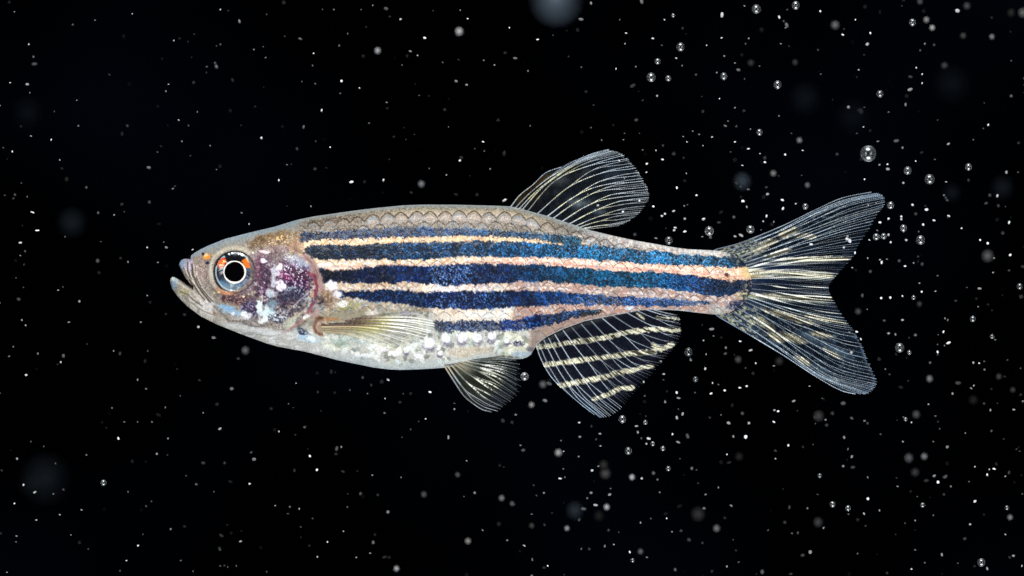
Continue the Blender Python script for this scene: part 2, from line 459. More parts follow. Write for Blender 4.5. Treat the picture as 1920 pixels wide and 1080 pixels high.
        hi = np.clip(hi * (.35 + 1.3 * n12), 0, 1)[..., None]
        lil = (ss(800, 812, X) * (1 - ss(870, 940, X)) * .6)[..., None]  # silvery lilac highlight at mid-body, also painted in
        col = col * (1 - hi) + (np.array([.34, .68, .95]) * (1 - lil) + np.array([.72, .76, .98]) * lil) * hi
        dk = ((f4 < .12) * .5)[..., None]
        col = col * (1 - dk) + np.array([.02, .03, .10]) * dk
        put(m * .98, col)
        return m
    navy, navy2 = (.035, .12, .24), (.03, .09, .25)
    gA = stripe(B_A, [(560, (.05, .11, .26)), (800, (.07, .19, .36)), (1000, (.14, .30, .44)), (1080, (.28, .40, .50))], [(560, .35), (900, .45), (1080, .4)], 101, 1.6)
    gB = stripe(B_B, [(570, (.03, .09, .16)), (680, navy), (760, (.05, .18, .32)), (900, (.05, .24, .40)), (1000, (.06, .32, .50)), (1120, (.07, .42, .58)), (1250, (.10, .44, .62)), (1320, (.28, .42, .55)), (1345, (.20, .30, .42)), (1400, (.20, .25, .32))],
                [(570, .12), (680, .25), (720, .5), (900, .5), (1200, .65), (1300, .7), (1400, .4)], 111)
    gC = stripe(B_C, [(590, (.02, .05, .12)), (680, navy2), (790, (.03, .11, .30)), (805, (.04, .12, .32)), (880, (.05, .13, .34)), (890, (.14, .12, .30)), (950, (.15, .15, .33)), (985, (.10, .24, .42)), (1080, (.07, .33, .48)), (1200, (.08, .38, .52)),
                      (1260, (.14, .32, .52)), (1300, (.24, .25, .45)), (1340, (.24, .18, .34)), (1405, (.16, .17, .28))],
                [(590, .1), (680, .3), (795, .15), (808, .72), (876, .80), (892, .35), (1000, .3), (1250, .5), (1400, .4)], 121)
    gD = stripe(B_D, [(634, (.05, .10, .25)), (790, (.03, .10, .28)), (860, (.05, .16, .42)), (940, (.05, .14, .36)), (1000, (.04, .18, .38)), (1100, (.04, .26, .50)), (1250, (.05, .25, .52)), (1332, (.15, .25, .38))],
                [(634, .4), (700, .3), (850, .6), (940, .6), (960, .2), (1100, .3), (1250, .6), (1332, .4)], 131)
    gE = stripe(B_E, [(814, (.06, .10, .26)), (900, (.05, .14, .40)), (1000, (.05, .16, .42)), (1080, (.10, .18, .36)), (1128, (.20, .20, .22))], [(814, .5), (950, .4), (1060, .6), (1128, .4)], 141, 1.8)
    holes = (n2 > .56) * ss(598, 601, Z) * (1 - ss(925, 950, X)) * (X > 812) * (Z < 624)
    put(holes * .45, (.60, .60, .56))
    G = np.maximum.reduce([gA, gB, gC, gD, gE]) * .12
    blob(970, 644, 14, 6, (.16, .15, .34), grain=.25); blob(992, 655, 8, 5, (.3, .3, .4), st=.6)
    blob(1180, 578, 9, 5, (.93, .95, 1.0)); blob(1095, 590, 7, 5, (.16, .15, .13), st=.7)
    # scale outlines, tone and painted glints over the flank
    put((1 - ss(.4, 2.0, sd)) * (sd >= 0) * flank * ss(436, 446, Z) * (1 - mb) * (1 - ss(1340, 1390, X)) * (.15 + .6 * n12), (.01, .03, .08))
    put(flank * (1 - mb) * np.exp(-((sd - 7) / 3.5) ** 2) * (sid > .45) * np.clip((n2 - .5) * 5, 0, 1) * .35, (.30, .62, .92))
    put(flank * np.clip((sid - .6) * .16, 0, 1) * (1 - G * 6), (1.0, .98, .95))
    # ---- root of the tail
    put(ss(1385, 1400, Xw) * ss(497, 500, Z) * (1 - ss(516, 524, Z)), (.92, .80, .58))
    put(ss(1376, 1392, Xw) * ss(545, 551, Zw) * (1 - ss(556, 564, Zw)), (.83, .80, .60))
    blob(1363, 515, 4.5, 4.5, (.35, .2, .2)); blob(1378, 528, 14, 8, (.2, .2, .28), grain=.45)
    blob(1380, 483, 18, 9, (.20, .24, .30), grain=.35); blob(1376, 576, 18, 9, (.10, .16, .32), grain=.3)
    put(ss(1310, 1345, X) * ss(-20, -8, Z - Bm) * (.5 + .5 * n5) * (1 - ss(1350, 1380, X)), (.66, .68, .66))
    rt = ss(1368, 1398, Xw)
    put(rt * (Z < 500) * .8 * (f2 > .3), (.13, .18, .26)); put(rt * (Z > 524) * (Z < 549) * .8 * (f2 > .25), (.06, .12, .22)); put(rt * (Z > 562) * .85 * (f2 > .2), (.07, .12, .26))
    put(rt * (f4 > .7) * ((Z < 500) | (Z > 575)) * .8, (.70, .70, .56))

    put(ss(1390, 1404, X + (n5 - .5) * 26) * .85 * ((Z < 499) | (Z > 524)), (.09, .13, .22))
    put(ss(1392, 1400, X) * (f4 > .7) * .6, (.80, .74, .60))
    # ---- head
    head = 1 - ss(540, 572, X + (Z - 470) * .12 + (n12 - .5) * 8)
    put(head, (.60, .56, .53))
    put(head * (f2 < .28) * .55, (.36, .31, .26)); put(head * ss(.5, .7, n30) * .35, (.50, .47, .38))
    put(head * (f4 > .78) * .35, (.84, .81, .77))
    put(head * (1 - ss(12, 24, dT)) * ss(360, 400, X), (.56, .57, .56))
    blob(512, 449, 50, 17, (.54, .44, .32), a=-12, st=.95)
    blob(505, 452, 50, 16, (.34, .27, .20), a=-12, grain=.60, st=.9)
    blob(530, 450, 34, 14, (.90, .78, .56), a=-12, grain=.74)
    blob(553, 462, 16, 20, (.66, .51, .38), st=.8)
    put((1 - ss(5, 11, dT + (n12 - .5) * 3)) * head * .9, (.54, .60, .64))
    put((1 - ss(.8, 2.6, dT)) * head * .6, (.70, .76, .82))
    # snout and lips
    blob(378, 508, 17, 26, (.62, .54, .51), st=.9)
    blob(378, 508, 17, 26, (.28, .24, .24), grain=.66, st=.8)
    blob(378, 512, 15, 22, (.86, .82, .80), grain=.80, st=.9)
    blob(352, 499, 12, 16, (.58, .56, .64), st=.9); blob(341, 497, 5, 13, (.50, .60, .72), st=.8)
    blob(357, 498, 6, 9, (.74, .68, .78), st=.7)
    blob(389, 481, 7, 6, (.95, .58, .22), wob=.7); blob(386, 478, 4, 3, (.99, .80, .62)); blob(400, 478, 5, 3, (.82, .70, .42), st=.8)
    blob(388, 493, 5, 2.5, (.14, .13, .26)); blob(381, 476, 3, 3, (.2, .17, .22)); blob(404, 484, 4, 3, (.35, .3, .3), st=.7)
    # lower jaw
    jaw = ss(0, 4, Z - (540 + (X - 366) * 1.0)) * (1 - ss(395, 450, X))
    put(np.clip(jaw + (X < 366) * (Z > gap_l(X) - 1) * 1.0, 0, 1) * (X < 450) * .9, (.71, .69, .65)); put(jaw * (n5 > .62) * .35, (.55, .52, .48)); put(jaw * (n12 > .55) * .5, (.90, .89, .87))
    blob(345, 548, 12, 8, (.78, .75, .55), st=.6); blob(326, 532, 8, 14, (.58, .68, .78), a=20, st=.8)
    blob(388, 572, 17, 15, (.86, .84, .83), st=.8); blob(375, 560, 16, 8, (.80, .76, .72), st=.5)
    for pts, w in (([(352, 492), (352, 508), (360, 528), (372, 548), (384, 562)], 1.3), ([(360, 496), (362, 515), (371, 536), (384, 554), (394, 566)], 1.5), ([(368, 520), (377, 540), (390, 556), (399, 565)], 1.1),
                   ([(344, 502), (350, 516), (360, 532)], 1.0)):
        line(pts, w, (.27, .24, .22), .75)
        line([(x + 3, y) for x, y in pts], 1.1, (.84, .82, .78), .6)
    line([(338, 547), (352, 552), (362, 562), (378, 573)], 1.1, (.36, .32, .25), .7)
    line([(346, 560), (362, 570), (380, 583), (400, 590)], 1.0, (.50, .47, .42), .6)
    blob(402, 587, 4, 5, (.62, .38, .34), st=.7)
    # round the eye
    ex, ey = 440.0, 510.0
    dr = np.hypot(X - ex, Z - ey); an = np.degrees(np.arctan2(Z - ey, X - ex))
    ring = ss(34, 37, dr) * (1 - ss(46, 53, dr + (n12 - .5) * 6))
    put(ring * .9, (.70, .665, .61))
    put(ring * ((an > -50) & (an < 75)) * .75, (.45, .36, .40))
    put(ring * ((an > 75) & (an < 140)) * .8, (.66, .50, .40))
    put(ring * ((an < -50) & (an > -135)) * .6, (.74, .72, .64))
    put(np.exp(-((dr - 39) / 1.6) ** 2) * .8, (.22, .18, .18))
    line([(399, 520), (394, 500), (400, 482), (414, 470)], 2.2, (.80, .80, .76), .6)
    # cheek
    blob(448, 561, 37, 12, (.26, .16, .22), a=8, st=.9); blob(445, 562, 40, 14, (.66, .52, .46), a=8, grain=.74, st=.9)
    blob(470, 578, 20, 19, (.14, .13, .25), a=30, st=.9); blob(470, 580, 21, 19, (.72, .66, .80), a=30, grain=.66, st=.9)
    blob(424, 548, 16, 6, (.70, .49, .35), a=12, st=.9)
    blob(434, 583, 36, 8.5, (.62, .73, .82), a=22); blob(428, 578, 16, 5, (.50, .67, .82), a=18, st=.7)
    blob(461, 591, 11, 8, (.98, .99, 1.0), wob=.6); blob(437, 588, 5, 5, (.92, .92, .96), st=.8); blob(448, 596, 14, 5, (.82, .80, .80), st=.7)
    blob(520, 530, 58, 70, (.40, .31, .36), st=.75, soft=.6); blob(515, 540, 50, 60, (.22, .16, .22), grain=.62, st=.7); blob(520, 540, 48, 60, (.82, .80, .86), grain=.88, st=.5)
    blob(491, 508, 13, 48, (.33, .19, .28), st=.92); blob(499, 512, 5, 40, (.20, .15, .28), st=.8); blob(484, 500, 3, 30, (.52, .33, .40), st=.6)
    blob(490, 545, 12, 12, (.40, .22, .36), st=.8)
    blob(500, 500, 18, 44, (.80, .70, .76), grain=.86, st=.8)
    blob(497, 472, 12, 4.5, (.93, .86, .90), wob=.8); blob(495, 489, 6, 4.5, (.92, .88, .93), wob=.8); blob(520, 468, 18, 9, (.58, .47, .50), grain=.3, st=.9)
    blob(520, 478, 16, 8, (.30, .22, .26), grain=.5)
    for (x, y, col) in ((416, 472, 0), (474, 474, 0), (478, 547, 1), (466, 552, 1), (402, 549, 1), (410, 548, 1), (457, 556, 1)):
        blob(x, y, 2.6, 2.2, (.95, .86, .66) if col else (.92, .9, .84))
    # gill cover
    blob(548, 525, 44, 46, (.31, .17, .27), st=.95, soft=.35)
    blob(556, 500, 26, 18, (.30, .20, .30), st=.8)
    # scattered silver and dark grains over the whole side of the head
    hz = np.exp(-(((X - 530) / 62) ** 2 + ((Z - 548) / 62) ** 2) ** 2)
    put(hz * ((cell(X, Z, 3.0, 57)[0] > .90)) * .7, (.93, .92, .97))
    put(hz * ((cell(X, Z, 3.8, 58)[0] < .16)) * .8, (.07, .06, .12))
    c6, cd6 = cell(X, Z, 8.5, 59)
    put(hz * (c6 > .86) * (1 - ss(.2, .6, cd6 + (n2 - .5) * .4)) * .45, (.96, .97, 1.0))
    put(hz * (c6 < .30) * (1 - ss(.3, .9, cd6 + (n2 - .5) * .4)) * .7, (.16, .10, .18))
    blob(560, 492, 30, 14, (.64, .66, .72), a=28, st=.85); blob(545, 484, 22, 8, (.80, .80, .82), a=18, grain=.45)
    blob(566, 500, 13, 12, (.66, .78, .86), a=30, grain=.5)
    blob(552, 522, 30, 26, (.23, .07, .19), st=.9); blob(537, 518, 16, 7, (.55, .16, .38), a=30, st=.8); blob(560, 540, 20, 16, (.30, .06, .25), st=.8)
    blob(550, 545, 34, 20, (.13, .10, .22), st=.7)
    blob(550, 525, 36, 38, (.78, .70, .84), grain=.80, st=.95); blob(552, 510, 22, 12, (.90, .88, .96), a=20, grain=.74)
    blob(548, 560, 36, 26, (.72, .82, .86), grain=.63, st=.95); blob(540, 568, 40, 24, (.10, .12, .22), grain=.62, st=.9)
    blob(513, 525, 5.5, 34, (.80, .82, .87), wob=.7, st=.85); blob(526, 500, 7, 8, (.98, .95, .97), wob=.6); blob(521, 512, 5, 6, (.85, .80, .86))
    blob(527, 538, 10, 10, (.96, .94, .98), a=20, wob=.8); blob(507, 548, 12, 10, (.80, .84, .88), wob=.9, st=.8)
    blob(487, 574, 7, 13, (.90, .96, .97), wob=.8); blob(503, 586, 14, 12, (.86, .94, .95), wob=.9); blob(512, 570, 9, 14, (.50, .62, .68), wob=.9, st=.7)
    blob(520, 596, 20, 9, (.14, .15, .24), grain=.35); blob(524, 592, 22, 12, (.84, .87, .92), grain=.7); blob(545, 604, 22, 9, (.80, .82, .74), a=-35, st=.75)
    blob(494, 600, 9, 7, (.92, .95, .96), wob=.8)
    line([(594, 536), (575, 552), (556, 568), (540, 583)], 1.2, (.80, .74, .78), .6)
    line([(600, 548), (585, 566), (566, 585), (546, 606)], 1.1, (.76, .78, .72), .55)
    line([(572, 478), (588, 496), (598, 520), (604, 545), (601, 570), (590, 592)], 6.0, (.66, .54, .52), .95)
    line([(579, 512), (590, 518), (594, 538), (589, 565), (578, 588)], 3.6, (.48, .17, .27), .8)
    line([(586, 575), (570, 597), (552, 612), (532, 624)], 2.4, (.66, .44, .46), .6)
    line([(577, 484), (590, 500), (597, 520)], 1.0, (.40, .30, .30), .6)
    # behind the gill
    blob(612, 563, 17, 20, (.30, .22, .20), st=.7); blob(612, 563, 19, 24, (.70, .58, .46), grain=.62, st=.95)
    blob(598, 570, 12, 18, (.60, .68, .70), grain=.6); blob(600, 565, 9, 10, (.12, .13, .18), grain=.6)
    blob(623, 535, 12, 11, (.97, .96, .99), wob=.5); blob(633, 551, 10, 7, (.92, .92, .97), wob=.6); blob(642, 569, 9, 6, (.93, .93, .92), wob=.8)
    blob(612, 497, 16, 5, (.97, .90, .88), wob=.6)
    # throat
    thr = ss(0, 12, Z - (598 + (X - 400) * .12)) * ss(396, 430, X) * (1 - ss(585, 640, X))
    put(thr * .85, (.77, .77, .75)); put(thr * ss(.5, .65, fbm(X / 16, Z / 5, 87)) * .7, (.90, .91, .91)); put(thr * ss(.55, .7, fbm(X / 20, Z / 6, 88)) * .5, (.58, .60, .60))  # pale base with white highlight streaks painted over it
    line([(455, 606), (475, 612), (497, 612)], 1.4, (.42, .42, .44), .7); line([(480, 627), (505, 630), (524, 628)], 1.1, (.50, .50, .50), .6)
    blob(500, 622, 34, 7, (.86, .86, .86), a=8, st=.6); blob(450, 612, 30, 6, (.86, .87, .88), a=18, st=.5)
    blob(578, 633, 24, 8, (.70, .80, .88), a=10); blob(568, 622, 13, 7, (.12, .18, .32), a=25, grain=.3); blob(584, 634, 14, 6, (.93, .97, .98), a=10)
    blob(574, 594, 13, 5, (.94, .92, .90), a=-20, wob=.7); blob(620, 650, 20, 6, (.90, .92, .86), a=18, st=.7)
    blob(600, 612, 17, 17, (.66, .54, .46), st=.9)
    th = (X < 606)
    put(np.exp(-((np.hypot(X - 602, (Z - 612) * .85) - 12.5) / 2.6) ** 2) * th * .9, (.42, .26, .16))
    blob(600, 596, 9, 3.5, (.36, .24, .16), st=.9); blob(621, 599, 16, 4, (.66, .45, .28), st=.8)
    # fine unevenness everywhere
    C *= (.90 + .2 * vn(X / 1.3, Z / 1.3, 55) * 1.0)[..., None]
    C *= (.93 + .14 * n30)[..., None]
    return np.clip(C, 0, 1), G

def relief(X, Z):
    """outward relief in grid pixels"""
    sd, sid, sloc = scales(X, Z)
    flank = ss(552, 580, X) * (1 - ss(1330, 1390, X))
    dT = Z - top_f(X)
    r = np.where(sd >= 0, ss(0, 3.2, sd) * .9 - np.clip(sd, 0, 16) * .045, 0) * flank * ss(8, 14, dT) * (1.6 - .2 * ss(436, 450, Z))
    c8, cd8 = cell(X + (fbm(X / 14, Z / 14, 8) - .5) * 10, Z + (fbm(X / 34, Z / 34, 18) - .5) * 12, 9.0, 21)
    r += (1 - ss(.2, .9, cd8)) * .9 * ss(590, 605, Z) * ss(560, 620, X) * (1 - ss(960, 1000, X))
    r += (fbm(X / 7, Z / 7, 66) - .5) * .9
    r += (vn(X / 2.2, Z / 2.2, 67) - .5) * .28
    head = 1 - ss(560, 600, X)
    r += (fbm(X / 11, Z / 9, 41) - .5) * 3.2 * head * ss(480, 510, X)
    dr = np.hypot(X - 440, Z - 510)
    r += np.exp(-((dr - 44) / 5.0) ** 2) * 3.2 - (1 - ss(30, 38, dr)) * 9
    for pts, w, a in (([(352, 492), (352, 508), (360, 528), (372, 548), (384, 562)], 1.8, -1.6), ([(360, 496), (362, 515), (371, 536), (384, 554), (394, 566)], 1.8, -1.8),
                      ([(368, 520), (377, 540), (390, 556), (399, 565)], 1.6, -1.2), ([(366, 540), (374, 553), (388, 568)], 2.5, -2.5),
                      ([(338, 547), (352, 552), (362, 562), (378, 573)], 1.4, -.8), ([(346, 560), (362, 570), (380, 583), (400, 590)], 1.4, -.8),
                      ([(455, 606), (475, 612), (497, 612)], 2, -1.0), ([(480, 627), (505, 630), (524, 628)], 2, -1.0), ([(388, 493), (391, 493)], 3, -2.5)):
        r += a * np.exp(-(seg_dist(X, Z, pts) / w) ** 2)
    # gill cover stands proud and ends in a lip
    edge = [(556, 470), (574, 482), (588, 500), (597, 525), (600, 550), (594, 575), (580, 596), (560, 612), (535, 625)]
    d = seg_dist(X, Z, edge)
    ex = np.interp(Z, [470, 482, 500, 525, 550, 575, 596, 612, 625], [556, 574, 588, 597, 600, 594, 580, 560, 535])
    inside = X < ex
    within = ss(466, 478, Z) * (1 - ss(618, 630, Z))
    r += np.where(inside, 2.6 * (1 - ss(2, 40, d)), 0) * within - np.where(~inside, 1.8 * (1 - ss(0, 5, d)), 0) * within
    r += -1.4 * np.exp(-(seg_dist(X, Z, [(512, 478), (508, 520), (512, 560), (505, 600)]) / 2.5) ** 2)
    for (x, y, rr) in ((804, 644, 10), (835.5, 635, 9), (866.7, 634, 9), (894, 635.5, 9), (922, 631, 8)):
        r += 2.2 * (1 - ss(.2, 1, np.hypot(X - x, Z - y) / rr))
    return r

def half_depth(X, Z):
    T, B = top_f(X), bot_f(X)
    v = np.clip((Z - T) / np.maximum(B - T, 1e-6), 0, 1) * 2 - 1
    return depth_f(X) * np.power(np.clip(1 - np.abs(v) ** 2.3, 0, 1), .56)

def surf_y(px, py):
    px = np.array([float(px)]); py = np.array([float(py)])
    return float(-half_depth(px, py)[0] * S)

def body_points(X, Z, side):
    """position of skin vertices; side -1 faces the camera"""
    h = half_depth(X, Z)
    T, B = top_f(X), bot_f(X)
    lobes = X < XM
    # lips: round off towards the mouth gap
    up = lobes & (Z <= gap_u(X) + .01); lo = lobes & ~up
    d = np.where(up, gap_u(X) - Z, Z - gap_l(X))
    room = np.where(up, gap_u(X) - np.maximum(T, 0), B - gap_l(X))
    w = np.clip(np.minimum(10, room * .5), .5, 10)
    e = np.sqrt(np.clip(1 - (1 - np.clip(d / w, 0, 1)) ** 2, 0, 1))
    e = np.where(up & (X < 358.5), e * np.sqrt(np.clip(1 - (1 - np.clip((Z - T) / w, 0, 1)) ** 2, 0, 1)) ** .5, e)
    h = np.where(lobes, np.minimum(h, depth_f(X)) * e, h)
    fade = np.clip(h / 14, 0, 1)
    r = relief(X, Z) * fade
    y = side * (h + r) * S
    return y

def build_body():
    cols = np.concatenate([np.arange(319, 372, .6), np.arange(372, 1385, 1.0), np.arange(1385, 1409.01, .6)])
    jm = int(np.argmin(np.abs(cols - XM))); cols[jm] = XM
    nr, k = 236, 134
    verts, faces = [], []
    fr = np.linspace(0, 1, nr + 1)
    # ease rows towards the silhouette so that it stays round
    fr = fr + 0.055 * np.sin(2 * np.pi * fr) * -1
    # hind part: one closed ring per column
    hx = cols[jm:]
    T, B = top_f(hx), bot_f(hx)
    fk = (540 - T[0]) / (B[0] - T[0])
    a = fr[:k + 1] / fr[k] * fk; b = fk + (fr[k:] - fr[k]) / (1 - fr[k]) * (1 - fk)
    blend = ss(XM, XM + 120, hx)[:, None]
    rows = np.concatenate([a, b[1:]])[None, :] * (1 - blend) + fr[None, :] * blend
    Zg = T[:, None] + rows * (B - T)[:, None]
    Xg = np.repeat(hx[:, None], nr + 1, 1)
    def ring(Xg, Zg):
        """front rows 0..n then back rows n-1..1"""
        X2 = np.concatenate([Xg, Xg[:, -2:0:-1]], 1); Z2 = np.concatenate([Zg, Zg[:, -2:0:-1]], 1)
        side = np.concatenate([-np.ones(Xg.shape), np.ones((Xg.shape[0], Xg.shape[1] - 2))], 1)
        return X2, Z2, side
    parts = []
    X2, Z2, sd = ring(Xg, Zg)
    parts.append((X2, Z2, sd))
    # upper and lower lip
    ju = int(np.searchsorted(cols, 336.0))
    ux = cols[ju:jm]
    T, B = top_f(ux), gap_u(ux)
    Zu = T[:, None] + (fr[:k + 1] / fr[k])[None, :] * (B - T)[:, None]
    parts.append(ring(np.repeat(ux[:, None], k + 1, 1), Zu))
    lx = cols[:jm]
    T, B = gap_l(lx), bot_f(lx)
    Zl = T[:, None] + ((fr[k:] - fr[k]) / (1 - fr[k]))[None, :] * (B - T)[:, None]
    parts.append(ring(np.repeat(lx[:, None], nr + 1 - k, 1), Zl))
    off = [0]
    AX = []; AZ = []; AY = []
    for (X2, Z2, sd) in parts:
        n, c = X2.shape
        faces.append(grid_faces(n, c, wrap=True) + off[-1])
        AX.append(X2.ravel()); AZ.append(Z2.ravel())
        y = body_points(X2, Z2, sd)
        if X2 is parts[1][0]:
            z_is_mid = np.zeros(X2.shape, bool); z_is_mid[:, 0] = True; z_is_mid[:, k] = True; y = np.where(z_is_mid, 0, y)
        if X2 is parts[2][0]:
            m = np.zeros(X2.shape, bool); m[:, 0] = True; m[:, nr - k] = True; y = np.where(m, 0, y)
        AY.append(y.ravel())
        off.append(off[-1] + n * c)
    cH = parts[0][0].shape[1]; cU = parts[1][0].shape[1]; cL = parts[2][0].shape[1]
    H0 = off[0]; U1 = off[2] - cU; L1 = off[3] - cL        # first hind ring, last lip rings
    ext = []
    for i in range(k):                                      # front of upper lip to hind ring
        ext.append((U1 + i, U1 + i + 1, H0 + i + 1, H0 + i))
    for i in range(k):                                      # back of upper lip
        a0 = U1 + (0 if i == 0 else cU - i); a1 = U1 + (cU - i - 1) if i + 1 < k else U1 + k
        b0 = H0 + (0 if i == 0 else cH - i); b1 = H0 + (cH - i - 1)
        ext.append((a1, a0, b0, b1))
    nl = nr - k
    for i in range(nl):
        ext.append((L1 + i, L1 + i + 1, H0 + k + i + 1, H0 + k + i))
    for i in range(nl):
        a0 = L1 + (0 if i == 0 else cL - i); a1 = L1 + (cL - i - 1) if i + 1 < nl else L1 + nl
        bi = k + i
        b0 = H0 + cH - bi; b1 = H0 + (cH - bi - 1) if bi + 1 < nr else H0 + nr
        ext.append((a1, a0, b0, b1))
    ext.append((U1 + k, L1 + 0, H0 + k, H0 + k))            # corner of the mouth, made of two small triangles
    ext.append((U1 + k, H0 + cH - k, L1 + 0, L1 + 0))
    X = np.concatenate(AX); Z = np.concatenate(AZ); Y = np.concatenate(AY)
    F = np.concatenate([np.concatenate(faces), np.array([e for e in ext if len(set(e)) == 4])])
    verts = W(X, Z); verts[:, 1] = Y
    # paint where the point is seen from the side at arm's length
    sc = D / (D - np.abs(Y))
    Xp = 960 + (X - 960) * sc; Zp = 540 + (Z - 540) * sc
    Xp = np.where(Zp == Zp, Xp, X)
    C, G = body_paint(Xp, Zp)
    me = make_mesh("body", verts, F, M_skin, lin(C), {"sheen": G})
    me.validate()
    return me

fish = bpy.data.objects.new("fish", None)
scene.collection.objects.link(fish)
fish.location = (0, 0, 0)
fish["label"] = "small striped fish with blue and gold bands, clear fins and a forked tail"
fish["category"] = "fish"
link("body", build_body(), fish)

# ------------------------------------------------------------------ eyes
def build_eye(side):
    """domed iris with pupil, rim and clear cornea"""
    ys = surf_y(440, 510)
    kk = (D + ys * 1.05) / D
    cx, cz = (440 - 960) * kk, (540 - 510) * kk
    R = 40.0 * kk
    base = abs(ys) / S - 5
    def dome(r):                      # height of the eyeball above its rim
        q = np.clip(r / R, 0, 1)
        return 11 * np.sqrt(np.clip(1 - q * q, 0, 1)) ** 1.0
    nr, na = 60, 160
    rr = np.linspace(0, 1, nr) ** .8 * R
    th = np.linspace(0, 2 * np.pi, na, endpoint=False)
    r, t = np.meshgrid(rr, th, indexing='ij')
    groove = -2.0 * np.exp(-((r - 31) / 2.2) ** 2) * 0 + (vn(np.cos(t) * 7 + 20, np.sin(t) * 7 + r * .15, 7) - .5) * .8
    h = base + dome(r) + groove
    x = cx + r * np.cos(t); z = cz + r * np.sin(t)
    v = np.stack([x * S, side * h * S, z * S], -1)
    # skirt that closes the eyeball towards the skull
    sk = np.stack([(cx + R * 1.0 * np.cos(th)) * S, np.full(na, side * (base - 14) * S), (cz + R * 1.0 * np.sin(th)) * S], -1)[None]
    v = np.concatenate([v, sk], 0)
    u = r / R; ang = np.degrees(t)     # 0 right, 90 up
    C = np.zeros(u.shape + (3,))
    def put(m, c):
        nonlocal C
        m = np.clip(m, 0, 1)[..., None]; C = C * (1 - m) + np.array(c) * m
    q = vn(np.cos(t) * 5 + 9, np.sin(t) * 5 + u * 5, 3); q2 = vn(np.cos(t) * 14 + 40, np.sin(t) * 14 + u * 9, 5)
    put(np.ones(u.shape), (.30, .38, .46))
    up = np.sin(t) * u
    put(ss(.05, -.8, up) if False else (1 - ss(-.80, -.20, up)) * .95, (.74, .83, .88))
    put((q2 > .62) * (up < .1) * .5, (.88, .92, .95))
    put((q > .6) * (up < -.2) * .5, (.30, .42, .55))
    put(np.exp(-((ang - 188) / 26) ** 2) * .85, (.07, .08, .12)); put((np.exp(-((ang - 350) / 22) ** 2) + np.exp(-((ang + 10) / 22) ** 2)) * .7 * (u < .85), (.14, .22, .30))
    put(ss(.18, .45, up) * .95, (.05, .06, .08))
    put(ss(.80, .84, u) * (1 - ss(.91, .95, u)) * ss(.2, .5, up) * (q2 > .45), (.70, .80, .86))
    def patch(a, rad, wa, wr, c, s=1.0):
        d = ((np.mod(ang - a + 180, 360) - 180) / wa) ** 2 + ((u - rad) / wr) ** 2 + (q2 - .5) * .8
        put((1 - ss(.6, 1.1, d)) * s, c)
    patch(38, .69, 23, .17, (.98, .50, .14)); patch(30, .80, 9, .12, (.86, .40, .30)); patch(40, .84, 12, .08, (.95, .82, .60))
    patch(143, .74, 22, .18, (.95, .36, .14)); patch(152, .82, 10, .10, (.97, .50, .36)); patch(140, .70, 8, .05, (.98, .75, .35))
    patch(270, .80, 14, .12, (.42, .47, .52), .8); patch(285, .8, 10, .1, (.9, .93, .95), .5); patch(225, .80, 14, .1, (.42, .62, .80), .7); patch(318, .72, 16, .14, (.70, .68, .80), .7)
    put(ss(.83, .87, u) * (1 - ss(.91, .94, u)) * ((up < .3) | (ang < 75)) * .85, (.84, .90, .92))
    put(ss(.93, .97, u), (.10, .10, .12))
    C = np.concatenate([C, np.full((1, na, 3), .06)], 0)
    F = grid_faces(nr + 1, na, wrap=True)
    me = make_mesh("eye", v.reshape(-1, 3), F, M_iris, lin(C).reshape(-1, 3))
    eye = link("eye", me, fish)
    # pupil: a black dome that stands proud of the iris
    rp = 18.6 * kk
    r2, t2 = np.meshgrid(np.linspace(0, rp, 14), np.linspace(0, 2 * np.pi, 72, endpoint=False), indexing='ij')
    hp = base + 11 * np.sqrt(1 - (rp / R) ** 2) + 1.0 + 2.2 * np.sqrt(np.clip(1 - (r2 / rp) ** 2, 0, 1))
    v = np.stack([(cx + r2 * np.cos(t2)) * S, side * hp * S, (cz + r2 * np.sin(t2)) * S], -1).reshape(-1, 3)
    link("pupil", make_mesh("pupil", v, grid_faces(14, 72, True), M_pupil), eye)
    # bright rim
    R1 = 20.1 * kk; r1 = 1.55
    a, b = np.meshgrid(np.linspace(0, 2 * np.pi, 97), np.linspace(0, 2 * np.pi, 10, endpoint=False), indexing='ij')
    thick = r1 * (1 + .26 * np.sin(a + 2.5) + .18 * np.sin(a * 3 + 1) + .1 * np.sin(a * 7))
    rad = R1 + thick * np.cos(b)
    v = np.stack([(cx + rad * np.cos(a)) * S, side * (base + 11 * np.sqrt(1 - (R1 / R) ** 2) + .8 + thick * .7 * np.sin(b)) * S, (cz + rad * np.sin(a)) * S], -1).reshape(-1, 3)
    link("pupil_rim", make_mesh("pupil_rim", v, grid_faces(97, 10, True), M_rim), eye)
    return eye
build_eye(-1)
build_eye(1)

# ------------------------------------------------------------------ fins
def catmull(P, n):
    """P (m,d) resampled smoothly to n points, even in arc length"""
    P = np.asarray(P, float)
    Q = np.concatenate([[2 * P[0] - P[1]], P, [2 * P[-1] - P[-2]]])
    out = []
    for i in range(1, len(Q) - 2):
        t = np.linspace(0, 1, 24, endpoint=(i == len(Q) - 3))[:, None]
        out.append(.5 * (2 * Q[i] + (Q[i + 1] - Q[i - 1]) * t + (2 * Q[i - 1] - 5 * Q[i] + 4 * Q[i + 1] - Q[i + 2]) * t ** 2 + (3 * Q[i] - 3 * Q[i + 1] + Q[i + 2] - Q[i - 1]) * t ** 3))
    out = np.concatenate(out)
    s = np.concatenate([[0], np.cumsum(np.linalg.norm(np.diff(out, axis=0), axis=1))])
    u = np.linspace(0, s[-1], n)
    return np.stack([np.interp(u, s, out[:, j]) for j in range(out.shape[1])], -1)

